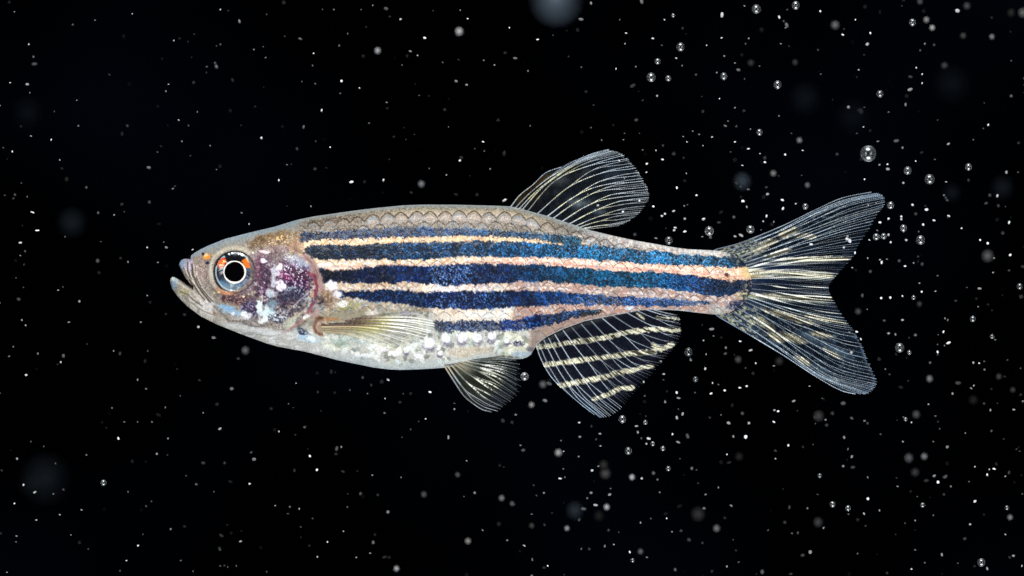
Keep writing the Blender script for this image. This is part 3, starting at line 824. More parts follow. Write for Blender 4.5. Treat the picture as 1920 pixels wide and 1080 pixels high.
class FinShape:
    NT = 60
    def __init__(self, keys):
        K = np.stack([catmull(k, self.NT) for k in keys])              # (nk, NT, 2)
        nk = len(keys)
        self.ns = 240
        Q = np.concatenate([[2 * K[0] - K[1]], K, [2 * K[-1] - K[-2]]])
        s = np.linspace(0, nk - 1, self.ns); i = np.minimum(s.astype(int), nk - 2); t = (s - i)[:, None, None]
        i = i + 1
        self.G = .5 * (2 * Q[i] + (Q[i + 1] - Q[i - 1]) * t + (2 * Q[i - 1] - 5 * Q[i] + 4 * Q[i + 1] - Q[i + 2]) * t ** 2 + (3 * Q[i] - 3 * Q[i + 1] + Q[i + 2] - Q[i - 1]) * t ** 3)
    def __call__(self, s, t):
        """s, t in 0..1 -> px, py"""
        a = np.clip(s, 0, 1) * (self.ns - 1); b = np.clip(t, 0, 1) * (self.NT - 1)
        i = np.minimum(a.astype(int), self.ns - 2); j = np.minimum(b.astype(int), self.NT - 2)
        fa = (a - i)[..., None]; fb = (b - j)[..., None]
        G = self.G
        p = (G[i, j] * (1 - fa) + G[i + 1, j] * fa) * (1 - fb) + (G[i, j + 1] * (1 - fa) + G[i + 1, j + 1] * fa) * fb
        ex = np.maximum(t - 1, 0)[..., None]                            # a little past the edge
        return p + (p - (G[i, -4] * (1 - fa) + G[i + 1, -4] * fa)) * ex * (self.NT - 1) / 3.0 * (t[..., None] > 1)

def tube(path, rad, nsec=5, flat=.7):
    """tube along path (n,3)"""
    n = len(path)
    d = np.gradient(path, axis=0); d /= np.linalg.norm(d, axis=1)[:, None] + 1e-12
    yv = np.array([0, 1.0, 0]); side = np.cross(d, yv); side /= np.linalg.norm(side, axis=1)[:, None] + 1e-12
    up = np.cross(side, d)
    a = np.linspace(0, 2 * np.pi, nsec, endpoint=False)
    v = path[:, None] + rad[:, None, None] * (side[:, None] * np.cos(a)[None, :, None] + up[:, None] * flat * np.sin(a)[None, :, None])
    return v.reshape(-1, 3), grid_faces(n, nsec, wrap=True)

def build_fin(name, keys, nray, raycol, filmcol, yfun, ray_r=(1.5, .6), splits=(.38, .66), tip_out=.012, pleat=1.3, seglen=4.2, seed=0, s_in=.0, label=None, notch=.02, twigs=4):
    F = FinShape(keys)
    rs = np.linspace(s_in, 1 - s_in, nray)
    if name == "caudal_fin":
        rs = rs
    gap = 1.0 / max(nray - 1, 1)
    r_ = np.random.RandomState(seed + 3)
    jit = (r_.rand(nray) - .5) * .25 * gap; jit[0] = jit[-1] = 0
    rs = rs + jit
    # membrane
    ms, mt = nray * 16, 100
    s = np.linspace(0, 1, ms)[:, None].repeat(mt, 1); t = np.linspace(0, 1, mt)[None, :].repeat(ms, 0)
    ph = np.interp(s, rs, np.arange(nray))
    frac = ph - np.round(ph)
    ed = 1 - notch * np.abs(np.sin(ph * math.pi * 4)) - .012 * vn(s * 60, s * 0, seed)
    tt = t * ed
    P = F(s, tt)
    y = yfun(s, tt) + pleat * S * (1 - np.cos(2 * np.pi * ph)) * .5 * tt
    X, Z = P[..., 0], P[..., 1]
    col, cov = filmcol(X, Z, s, tt)
    v = W(X, Z); v[..., 1] = y
    me = make_mesh(name, v.reshape(-1, 3), grid_faces(ms, mt), M_film, lin(col).reshape(-1, 3), {"cover": cov.ravel()})
    fin = link(name, me, fish)
    if label: fin["label"] = label
    # rays
    for k in range(nray):
        VV, FF, CC, starts = [], [], [], []
        vo = 0
        lead = k == 0 or k == nray - 1
        L = np.linalg.norm(np.diff(F(np.full(40, rs[k]), np.linspace(0, 1, 40)), axis=0), axis=1).sum()
        js = [0.0] if lead else [-1.0, 1.0]
        paths = []
        if lead:
            paths = [(lambda t: 0 * t)]
        else:
            t1 = splits[0] + (r_.rand() - .5) * .12; t2 = splits[1] + (r_.rand() - .5) * .10
            for a in (-1, 1):
                for b in ((-1, 1) if twigs == 4 else (-1,)):
                    ja, jb = 1 + (r_.rand() - .5) * .3, 1 + (r_.rand() - .5) * .7
                    paths.append(lambda t, a=a, b=b, t1=t1, t2=t2, ja=ja, jb=jb: a * .25 * ja * gap * ss(t1, t1 + .35, t) + (b * .125 * jb * gap * ss(t2, t2 + .3, t) if twigs == 4 else 0))
        n = max(24, int(L / 1.3))
        for pi_, pf in enumerate(paths):
            t0 = 0.0
            if not lead:
                a, b = ((-1, 1)[pi_ // 2], (-1, 1)[pi_ % 2]) if twigs == 4 else ((-1, 1)[pi_], -1)
                if b == 1: t0 = t2                      # the second twig starts where the ray forks
                elif a == 1: t0 = t1
            tend = 1 + tip_out * (r_.rand() - .5)
            t = np.linspace(t0, tend, max(10, int(n * (1 - t0))))
            sk = rs[k] + pf(t)
            p = F(sk, t)
            y = yfun(sk, t)
            path = W(p[:, 0], p[:, 1]); path[:, 1] = y - .3 * S * 0
            rad = ray_r[0] * (1 - t) ** 1.1 + ray_r[1]
            rad = rad * np.where(t > (t1 if not lead else 2), .82, 1) * np.where(t > (t2 if not lead else 2), .82, 1)
            seg = (t * L + k * 1.7 + pi_) / seglen
            joint = np.abs(np.mod(seg, 1) - .5) * 2      # 1 at a joint
            c, wide = raycol(p[:, 0], p[:, 1], rs[k], t, joint, hash2(np.floor(seg), np.full(seg.shape, k * 9 + pi_), seed))
            c = np.clip(c * (.72 + .5 * r_.rand()), 0, .98)
            rad = rad * wide * (1 - .35 * ss(.7, .95, joint) * (t > .2))
            vv, ff = tube(path, rad * S, 5)
            FF.append(ff + vo)
            if pi_ > 0:                                 # the twig grows out of its parent where the ray forks
                par = starts[0] if (b == -1 or twigs == 2) else starts[pi_ - 1]
                pp = par[1]; q = int(np.argmin(np.linalg.norm(pp - path[0], axis=1)))
                q = min(q, len(pp) - 1)
                for e in range(5):
                    e2 = (e + 1) % 5
                    FF.append(np.array([[par[0] + q * 5 + e, par[0] + q * 5 + e2, vo + e2, vo + e]]))
            starts.append((vo, path))
            vo += len(vv); VV.append(vv); CC.append(np.repeat(c, 5, 0))
        me = make_mesh("fin_ray", np.concatenate(VV), np.concatenate(FF), M_ray, lin(np.concatenate(CC)))
        link("fin_ray", me, fin)
    return fin

def mixc(c, m, col):
    m = np.clip(m, 0, 1)[..., None]
    return c * (1 - m) + np.array(col) * m

# dorsal
def dorsal_ray(X, Z, s, t, joint, h):
    c = np.zeros(X.shape + (3,)) + np.array([.66, .70, .73])
    c = mixc(c, ss(.05, .15, t) * (1 - ss(.5, .7, t)) * .8 * (h > .35), (.90, .89, .72))
    c = mixc(c, ss(.6, .8, t) * .6 * (1 if s < .45 else .3), (.74, .82, .90))
    c = mixc(c, ss(.93, .985, t) * (.9 if s < .6 else .3), (.82, .88, .92))
    if s < .12: c = mixc(c, np.full(X.shape, .6), (.66, .74, .84))
    c = mixc(c, (joint > .75) * .7 * ss(.15, .25, t), (.14, .15, .14))
    return c, np.full(X.shape, 1.0 if s < .75 else .8)
def dorsal_film(X, Z, s, t):
    n = fbm(X / 22, Z / 22, 61)
    c = np.zeros(X.shape + (3,)) + np.array([.22, .27, .33])
    c = mixc(c, (1 - ss(.15, .4, s)) * (1 - ss(.5, .8, t)), (.36, .27, .13))
    cov = .10 + .16 * ss(.4, .7, n)
    cl = np.exp(-(((X - 1086) / 22) ** 2 + ((Z - 380) / 9) ** 2)) + .7 * np.exp(-(((X - 1125) / 12) ** 2 + ((Z - 397) / 5) ** 2)) + .3 * np.exp(-(((X - 1050) / 20) ** 2 + ((Z - 340) / 10) ** 2))
    c = mixc(c, cl, (.55, .62, .66)); cov = cov + cl * .35 * fbm(X / 5, Z / 5, 4)
    e = ss(.965, .99, t) * (s < .62)
    c = mixc(c, e, (.80, .86, .92)); cov = cov + e * .5
    cov = cov * ss(0, .03, t) + .02
    return c, cov
build_fin("dorsal_fin", [
    [(957, 389), (975, 366), (999.8, 346), (1023.4, 324), (1053, 313)],
    [(968, 391), (997, 362), (1032, 333), (1070.6, 309), (1108, 289), (1132, 282)],
    [(976, 393), (1010, 357), (1048, 328), (1090, 301), (1146, 282.5)],
    [(985.6, 397), (1034.4, 341), (1097.4, 307), (1166.7, 287.5)],
    [(1010.8, 404), (1070.6, 356), (1128, 325), (1191.8, 313)],
    [(1029.7, 409), (1073.8, 377), (1128.9, 350), (1208, 338)],
    [(1050, 416), (1097, 386), (1144.6, 367), (1217.5, 359)],
    [(1066, 422), (1113, 398), (1160, 383), (1216, 376)],
    [(1078, 427), (1116, 412), (1160, 401), (1202, 397)],
    [(1086, 429), (1125, 421), (1155, 418), (1184, 412)],
    [(1092, 431), (1118, 428), (1144.6, 425), (1162, 423)]],
    14, dorsal_ray, dorsal_film, lambda s, t: (3.0 * np.sin(s * 4) * t + 1.5 * np.sin(s * 9 + t * 3) * t) * S, seed=1, pleat=1.6, ray_r=(.85, .44), splits=(.36, .60), notch=.03, tip_out=.035)

# caudal
def caudal_marks(X, Z):
    """gold patches of the tail fin"""
    m = np.zeros(X.shape)
    for (x, y, rx, ry, a) in ((1425, 466, 42, 11, -28), (1478, 436, 22, 10, -22), (1508, 443, 24, 7, 4), (1460, 474, 30, 6, -18), (1530, 485, 75, 6, -1), (1500, 514, 95, 5.5, 3),
                              (1420, 516, 24, 6, 2), (1470, 557, 80, 6, 4), (1545, 560, 30, 5, 2), (1400, 596, 24, 8, 35), (1430, 605, 30, 9, 32), (1480, 594, 55, 8, 16),
                              (1545, 598, 45, 6, 12), (1455, 632, 22, 9, 25), (1485, 634, 32, 9, 18), (1540, 628, 22, 6, 10), (1505, 676, 20, 7, 30), (1560, 663, 20, 5, 30)):
        ca, sa = math.cos(math.radians(a)), math.sin(math.radians(a))
        u = ((X - x) * ca + (Z - y) * sa) / rx; v = (-(X - x) * sa + (Z - y) * ca) / (ry * .85)
        q = u * u + v * v + (vn(X / 6, Z / 3, 5) - .5) * 1.0
        m = np.maximum(m, 1 - ss(.5, 1.15, q))
    return m
def caudal_ray(X, Z, s, t, joint, h):
    c = np.zeros(X.shape + (3,)) + np.array([.50, .58, .66])
    mk = caudal_marks(X, Z)
    mid = math.exp(-((s - .47) / .16) ** 2)
    c = mixc(c, np.full(X.shape, mid * .85) * (1 - ss(.85, 1, t)), (.92, .94, .88))
    c = mixc(c, (h > .72) * ss(.2, .3, t) * .7, (.80, .84, .84))
    c = mixc(c, ss(.80, .97, t) * (.8 if (s < .12 or s > .86) else 0), (.60, .70, .80))
    c = mixc(c, ss(.975, .995, t) * (.5 if (s < .2 or s > .6) else .1), (.72, .80, .88))
    seg_tone = np.clip(.4 + 1.1 * h, 0, 1)  # strength of the gold differs at random from segment to segment
    dark = math.exp(-((s - .47) / .19) ** 4)
    wb = np.maximum.reduce([np.exp(-((Z - y0 - (X - 1410) * k0) / w0) ** 2) for y0, k0, w0 in ((507, .03, 4), (517, .03, 4.5), (552, .03, 4.5), (560, .06, 4), (497, -.06, 3.5), (537, .02, 2), (487, .0, 3), (572, .10, 2.5))])
    c = mixc(c, (1 - wb) * dark * .85, (.08, .13, .22)); c = mixc(c, wb * dark * (1 - ss(.9, 1, t)), (.97, .98, .92))
    c = mixc(c, mk * seg_tone, (.99, .97, .86))
    if s < .03 or s > .97: c = mixc(c, np.full(X.shape, .6), (.70, .76, .82))
    c = mixc(c, (joint > .78) * (.6 - .45 * wb * dark) * ss(.12, .2, t), (.10, .12, .12))
    dk = (1 - ss(1400, 1418, X)) * .5 * ((Z < 500) | (Z > 524))
    c = mixc(c, dk, (.20, .26, .34))
    return c, 1 + mk * .9 + wb * dark * 1.1 - (1 - wb) * dark * .25
def caudal_film(X, Z, s, t):
    mk = caudal_marks(X, Z); n = fbm(X / 26, Z / 14, 71)
    c = np.zeros(X.shape + (3,)) + np.array([.12, .19, .28])
    cov = .16 + .22 * ss(.4, .7, n)
    c = mixc(c, np.exp(-((s - .42) / .1) ** 2) * (1 - ss(.3, .7, t)), (.04, .14, .34))
    cov = cov + .25 * np.exp(-((s - .45) / .14) ** 2) * (1 - ss(.3, .8, t))
    for (x, y, rx, ry) in ((1520, 632, 24, 9), (1572, 658, 28, 9), (1600, 610, 20, 6), (1452, 640, 10, 6), (1530, 690, 26, 7)):
        q = np.exp(-(((X - x) / rx) ** 2 + ((Z - y - (X - x) * .4) / ry) ** 2))
        c = mixc(c, q * .8, (.42, .50, .56)); cov = cov + q * .35
    dots = .6 * (fbm(X / 2.6, Z / 2.6, 5) > .69) * ((s > .72) | (s < .25)) * ss(.15, .3, t)
    c = mixc(c, dots * 1.0, (.70, .78, .84)); cov = cov + dots * .4
    hatch = vn(s * 330, t * 9, 8)
    c = mixc(c, mk, (.95, .93, .80)); cov = cov * (1 - mk) + mk * (.05 + .36 * ss(.5, .7, hatch))
    dk_ = np.exp(-((s - .47) / .19) ** 4)
    wb = np.maximum.reduce([np.exp(-((Z - y0 - (X - 1410) * k0) / w0) ** 2) for y0, k0, w0 in ((507, .03, 3.2), (517, .03, 3.6), (552, .03, 3.6), (560, .06, 3.2), (497, -.06, 2.6), (487, .0, 2.5), (572, .10, 2))]) * dk_ * (1 - ss(.85, 1, t))
    wb = wb * ss(.3, .5, vn(s * 300, t * 6, 3))
    c = mixc(c, wb, (.93, .94, .88)); cov = cov + wb * .45
    e = ss(.96, .995, t) * ((s < .15) | (s > .72))
    c = mixc(c, e, (.55, .66, .80)); cov = cov + e * .25
    root = 1 - ss(1402, 1440, X + (n - .5) * 20 + (vn(X / 9, Z / 2.5, 8) - .5) * 22)
    zc = np.zeros(c.shape) + np.array([.12, .17, .26])
    zc = mixc(zc, ss(499, 503, Z) * (1 - ss(518, 524, Z)), (.70, .62, .46)); zc = mixc(zc, ss(550, 554, Z) * (1 - ss(558, 564, Z)), (.64, .64, .48))
    g4 = (vn(X / 2.5, Z / 2.5, 3) > .6) & ((Z < 490) | (Z > 575)); zc = mixc(zc, g4 * 1.0, (.66, .68, .58))
    c = mixc(c, root, np.zeros(3)) + zc * root[..., None]; cov = cov + root * .8
    return c, np.clip(cov * .8, 0, 1)
caudal = build_fin("caudal_fin", [[(k[0][0] + (1335 - k[0][0]) * .45, k[0][1] + (530 - k[0][1]) * (.16 if k[0][0] < 1380 else .22))] + k for k in [
    [(1340, 469), (1388, 455.5), (1466, 424), (1530, 393), (1580, 371), (1635, 359.8)],
    [(1362, 473), (1400, 458), (1468, 430), (1530, 398), (1588, 376), (1652, 363.5)],
    [(1378, 477), (1430, 457), (1500, 425), (1590, 385), (1659, 370)],
    [(1392, 482), (1450, 458), (1520, 430), (1590, 404), (1659, 384)],
    [(1399, 488), (1460, 466), (1530, 440), (1590, 418), (1646, 402)],
    [(1402, 494), (1460, 475), (1530, 454), (1590, 439), (1630, 431)],
    [(1404, 500), (1460, 484), (1520, 472), (1570, 464), (1611, 459)],
    [(1405, 506), (1450, 497), (1490, 491), (1540, 487), (1598, 485)],
    [(1406, 514), (1450, 508), (1490, 508), (1530, 511), (1572, 514)],
    [(1406, 523), (1450, 522), (1490, 524), (1530, 526), (1559, 529)],
    [(1406, 532), (1440, 533), (1480, 537), (1520, 540), (1555, 542)],
    [(1406, 543), (1440, 547), (1480, 552), (1520, 556), (1561, 559)],
    [(1405, 552), (1450, 564), (1500, 576), (1545, 584), (1578, 588)],
    [(1403, 558), (1450, 574), (1500, 590), (1550, 602), (1593, 609)],
    [(1401, 564), (1450, 585), (1510, 608), (1570, 630), (1613, 639)],
    [(1397, 570), (1445, 596), (1510, 634), (1580, 668), (1631, 682)],
    [(1390, 577), (1440, 608), (1500, 650), (1570, 692), (1644, 712)],
    [(1376, 584), (1430, 616), (1490, 660), (1555, 705), (1640, 728)],
    [(1362, 589), (1415, 620), (1476, 662), (1540, 706), (1626, 738.5)],
    [(1345, 592), (1398, 623.5), (1466, 664.4), (1525, 703), (1573, 730.5), (1604, 739)]]],
    22, caudal_ray, caudal_film, lambda s, t: (4 * np.sin(s * 5 + 1) * t * t + 1.5 * np.sin(s * 17) * t) * S, seed=2, pleat=1.8, ray_r=(.75, .52), splits=(.24, .52), notch=.014, seglen=4.0)

# anal
bands = [[(1010, 650), (1025, 649.4), (1082, 641), (1133, 633), (1184, 622), (1224, 617), (1273, 619)],
         [(1015, 686), (1025, 684), (1082, 676), (1133, 670), (1184, 662), (1228, 660)],
         [(1040, 724), (1051, 723), (1078, 717.7), (1126.7, 708.5), (1157, 700), (1194, 692), (1222, 687)],
         [(1112, 749), (1118.5, 747), (1143, 739), (1163, 728), (1186, 727)],
         [(1225, 646), (1240, 655), (1262, 645)], [(1232, 595), (1274, 598)], [(1195, 588), (1206, 597)], [(1183, 726), (1186, 728)]]
bw = [5.0, 5.0, 4.8, 4.2, 4.2, 2.4, 3.5, 3.5]
def anal_marks(X, Z):
    m = np.zeros(X.shape)
    w = (vn(X / 4, Z / 4, 15) - .5) * 4
    for b, wd in zip(bands, bw):
        m = np.maximum(m, 1 - ss(wd * .7, wd * 1.15, seg_dist(X, Z, b) + w))
    return m
def anal_ray(X, Z, s, t, joint, h):
    mk = anal_marks(X, Z)
    c = np.zeros(X.shape + (3,)) + np.array([.62, .67, .72])
    fadeout = ss(.72, 1, t) * (.8 if s > .3 else 0)
    c = mixc(c, fadeout, (.12, .14, .2))
    if s < .2: c = mixc(c, ss(.5, .8, t) * .8, (.66, .76, .86))
    c = mixc(c, mk, (.99, .98, .88))
    c = mixc(c, (joint > .7) * .6 * mk, (.30, .28, .16))
    seg_tone = np.clip(.45 + 1.1 * h, 0, 1)  # band colour differs at random from segment to segment
    c = c * (1 - mk[..., None] * (1 - seg_tone[..., None]) * .6)
    return c, (1 + mk * .9) * (1 - .3 * fadeout)
def anal_film(X, Z, s, t):
    mk = anal_marks(X, Z); n = vn(X / 1.6, Z / 4, 8)
    c = np.zeros(X.shape + (3,)) + np.array([.02, .05, .13])
    cov = .55 * (1 - ss(.8, 1, t)) + .1
    gl = (1 - ss(.12, .3, s)) * ss(.55, .7, t)
    c = mixc(c, gl * .6, (.16, .22, .28))
    hatch = vn(s * 260, t * 9, 8)
    c = mixc(c, mk, (.99, .98, .86)); cov = cov * (1 - mk) + mk * (.04 + .86 * ss(.42, .56, hatch))
    c = mixc(c, (1 - ss(0, .08, t)) * .6, (.4, .4, .36))
    return c, np.clip(cov, 0, 1)
build_fin("anal_fin", [
    [(1006, 645), (1010, 662), (1018.7, 682), (1033, 706), (1053, 728)],
    [(1012, 640), (1022, 664), (1037, 695), (1067, 738), (1114.4, 778)],
    [(1024.8, 635), (1040, 666), (1060, 702), (1092, 743), (1138, 782)],
    [(1039, 627), (1071.7, 681), (1112, 732), (1160, 771)],
    [(1057, 619), (1094, 667), (1139, 716.7), (1178, 750)],
    [(1077.8, 611), (1118.5, 655.6), (1159, 696), (1200, 726)],
    [(1102, 603), (1143, 647.4), (1183.7, 680), (1226, 698)],
    [(1126.7, 597), (1167.4, 631), (1210, 659.6), (1251, 668)],
    [(1153, 590), (1194, 615), (1230.6, 635), (1270, 645)],
    [(1183.7, 584), (1214, 600), (1244.8, 612), (1277, 622)],
    [(1206, 580), (1230.6, 589), (1255, 596), (1276, 601)],
    [(1220, 579), (1238, 584), (1256, 588), (1270, 590)]],
    15, anal_ray, anal_film, lambda s, t: (3 * np.sin(s * 5) * t + 1.2 * np.sin(s * 14) * t) * S, seed=3, pleat=1.5, ray_r=(.8, .55), splits=(.40, .68), notch=.03, seglen=3.2)

# pelvic pair
def pelvic_ray(X, Z, s, t, joint, h):
    c = np.zeros(X.shape + (3,)) + np.array([.46, .50, .48])
    g = ss(.30, .42, t) * (1 - ss(.66, .80, t)) * (1 if .2 < s < .85 else .1)
    c = mixc(c, g * (h > .15), (.99, 1.0, .92))
    if s < .2: c = mixc(c, np.full(X.shape, .7), (.60, .62, .68))
    c = mixc(c, ss(.8, 1, t) * (.6 if s > .6 else .2), (.25, .27, .30))
    c = mixc(c, 1 - ss(.02, .25, t), (.74, .70, .60))
    c = mixc(c, (joint > .7) * .7 * ss(.25, .35, t), (.16, .17, .12))
    return c, 1 + .7 * g
def pelvic_film(X, Z, s, t):
    c = np.zeros(X.shape + (3,)) + np.array([.16, .18, .14])
    c = mixc(c, ss(.6, .9, t), (.07, .10, .18))
    cov = .35 - .15 * ss(.6, 1, t)
    r = (1 - ss(.08, .38, t)) * ss(.15, .5, s)
    c = mixc(c, r, (.72, .68, .58)); cov = cov + r * .5
    return c, cov
pelvic_keys = [
    [(834, 686), (853, 716), (870, 741), (889, 757), (905, 767), (922, 771.6)],
    [(839, 685), (862, 719), (884, 744), (908, 760), (935, 769)],
    [(847, 684), (874, 714), (904, 735), (946, 760)],
    [(853, 682), (882.6, 704), (916, 723), (960, 750)],
    [(858, 680), (898, 697), (928, 711), (968, 737)],
    [(862, 677), (904, 690), (934, 698), (970, 717)],
    [(866, 674), (910, 684), (940, 689), (969.5, 698)],
    [(870, 672), (916, 677), (943, 679), (967, 684)],
    [(874, 671), (914, 674), (936, 673), (960, 675)]]
py0 = -24 * S
build_fin("pelvic_fin", pelvic_keys, 9, pelvic_ray, pelvic_film, lambda s, t: py0 - (10 * t - 10 * s * t + 2 * np.sin(s * 9) * t) * S, seed=4, pleat=1.4, ray_r=(1.2, .62), splits=(.30, .60), seglen=2.6, notch=.05, twigs=2)
build_fin("pelvic_fin", [[(x + 4 + (x - 834) * .03, y - 2 - (y - 680) * .05) for x, y in k] for k in pelvic_keys], 7, pelvic_ray, pelvic_film, lambda s, t: -py0 + (10 * t - 10 * s * t) * S,
          seed=5, pleat=1.4, ray_r=(.9, .45), splits=(.34, .60), seglen=2.6, notch=.05, twigs=2)

# pectoral pair
def pect_ray(X, Z, s, t, joint, h):
    c = np.zeros(X.shape + (3,)) + np.array([.84, .82, .70])
    c = mixc(c, 1 - ss(.30, .62, t), (.30, .20, .15) if s < .5 else (.66, .60, .46))
    c = mixc(c, ss(.5, .75, t) * (1 if s < .75 else .4), (.97, .97, .95))
    return c, np.full(X.shape, 1.15 if s < .4 else .9)
def pect_film(X, Z, s, t):
    c = np.zeros(X.shape + (3,)) + np.array([.68, .66, .48])
    c = mixc(c, ss(.5, .8, t), (.66, .66, .62)); c = mixc(c, 1 - ss(.1, .4, t), (.68, .54, .44))
    yl = np.exp(-((t - .42) / .16) ** 2) * (s < .8); c = mixc(c, yl * .85, (.78, .78, .36))
    cov = .66 - .34 * ss(.5, .95, t) - .15 * ss(.5, 1, s) + .25 * (1 - ss(.02, .2, t))
    return c, cov
ysurf = np.array([surf_y(600, 612), surf_y(700, 612), surf_y(800, 620)])
def pect_y(sign):
    return lambda s, t: sign * (abs(float(ysurf[0])) + (3.0 + 26 * t + 3 * np.sin(s * 5) * t) * S)
pk = [[(600, 603), (640, 598.5), (680, 596), (763, 595), (812, 602)],
      [(600, 606), (680, 601), (763, 603), (816, 611)],
      [(600, 609), (680, 607), (762, 612), (810, 622)],
      [(600, 612), (680, 612), (748, 620), (798, 632)],
      [(600.5, 615), (672, 617), (730, 628), (778, 641)],
      [(601, 618), (662, 622), (714, 634), (752, 648)],
      [(602, 622), (650, 628), (690, 639), (722, 651)]]
pk2 = [[(960 + (x - 960) * .983, 540 + (y - 540) * .983) for x, y in k] for k in pk]
build_fin("pectoral_fin", pk2, 8, pect_ray, pect_film, pect_y(-1), seed=6, pleat=1.6, ray_r=(1.2, 1.0), splits=(.55, .72), notch=.05, seglen=9, twigs=2)
build_fin("pectoral_fin", pk2, 8, pect_ray, pect_film, pect_y(1), seed=7, pleat=1.6, ray_r=(1.2, 1.0), splits=(.55, .72), notch=.05, seglen=9, twigs=2)

# ------------------------------------------------------------------ bubbles and drifting specks in the water
# bubbles: place in the picture of the mid plane, radius (pixels)
BUBBLES = [(1628,288,16),(1743,336,10),(1702,320,8),(1816,313,7),(1726,450,9),(1694,428,7),(1687,652,9),(1330,433,9),(1407,430,8),(1254,451,8),(1291,660,8),(983.7,706,8),
 (1418,17,9),(1276,88,8),(1221,145,9),(1458,159,8),(1492,10,8),(1711,42,7),(1650,176,7),(1357,143,7),(1253,147,6),(1233,115,6),(1424,248,6),(1262,29,3.8),
 (1670,385,7),(1510,387,6),(1643,444,7),(1657,443,6),(1912,537,6),(1824,598,6),(1713,558,4.5),(1705,661,4.5),(1860,631,4.5),(1304,711,5.5),(1210,792,4.5),
 (1167,786,7.5),(1178,845.5,7.5),(1243,841,5),(1253,878.6,5),(1224,832,4.5),(1186,1050.6,4),(1561,945.6,6),(1590,953,5.5),(1730,947,5),(1840,1054.5,8),(1888,952,4.5),(1537,892,4.5),(194,905,6),(1698,786,4),(1996,0,0)]
BUBBLES = [b for b in BUBBLES if b[2] > 0]
# soft round discs out of focus: x, y, radius, brightness
SOFT = [(1043,0,46,.22),(85,898,46,.065),(135,418,24,.08),(52,212,26,.05),(1510,185,26,.06),(1600,220,28,.05),(1785,158,30,.055),(1392,340,15,.16),(1852,480,12,.2),(1535,780,10,.2),(1461,677,8,.17),
 (861,59,8,.6),(708,95,6.5,.55),(1566,47,8,.36),(1748,52,5.5,.6),(1737,37,6,.45),(1806,67,6,.22),(1860,69,5.5,.38),(1813,11,7,.24),(1896,24,8,.13),(1918,24,9,.3),(1725,3,6,.24),(1771,123,6.5,.22),(1491,117,6,.18),
 (790,345,6.5,.42),(1450,325,6,.42),(1514,347,5.5,.32),(1609,584,6,.27),(1743,710,6.5,.4),(1718,777,7.5,.25),(1825,750,9,.12),(1873,706,6,.2),(1899,731,5.5,.2),(1384,674,6.5,.28),(460,657,7.5,.32),
 (996.6,759,5.5,.55),(1018,720.7,7,.35),(1047,848.6,7,.58),(1185,894.7,5.8,.62),(1137.5,950.6,6,.62),(1343.6,990.6,7,.35),(1135,888,10,.24),(1132,872,9,.15),(1078,957,15,.12),(1309,964,12,.13),(1386,856,8,.13),(1123,967,10,.1),
 (1704,858.6,8.5,.28),(1733,855.6,6.5,.42),(1716,885.5,8,.2),(1534,979,9,.2),(940.7,933.7,6,.38),(877.4,1014.4,6,.48),(794.8,927,6,.25),(743.3,1066,5.5,.6),(1894,970,5.5,.42),(1201,1034,5.5,.33),(997,985.6,5.5,.2),
 (1408,118,6.5,.18),(1428,56,5,.1),(1063,990.6,5.2,.5),(1499,263,5.5,.45),(1724,570,5.5,.2),(56,908,20,.05),(1880,352,20,.07),(1785,362,16,.06),(960,944,5,.27),(1613,209,6,.18),(858,890,5,.27)]
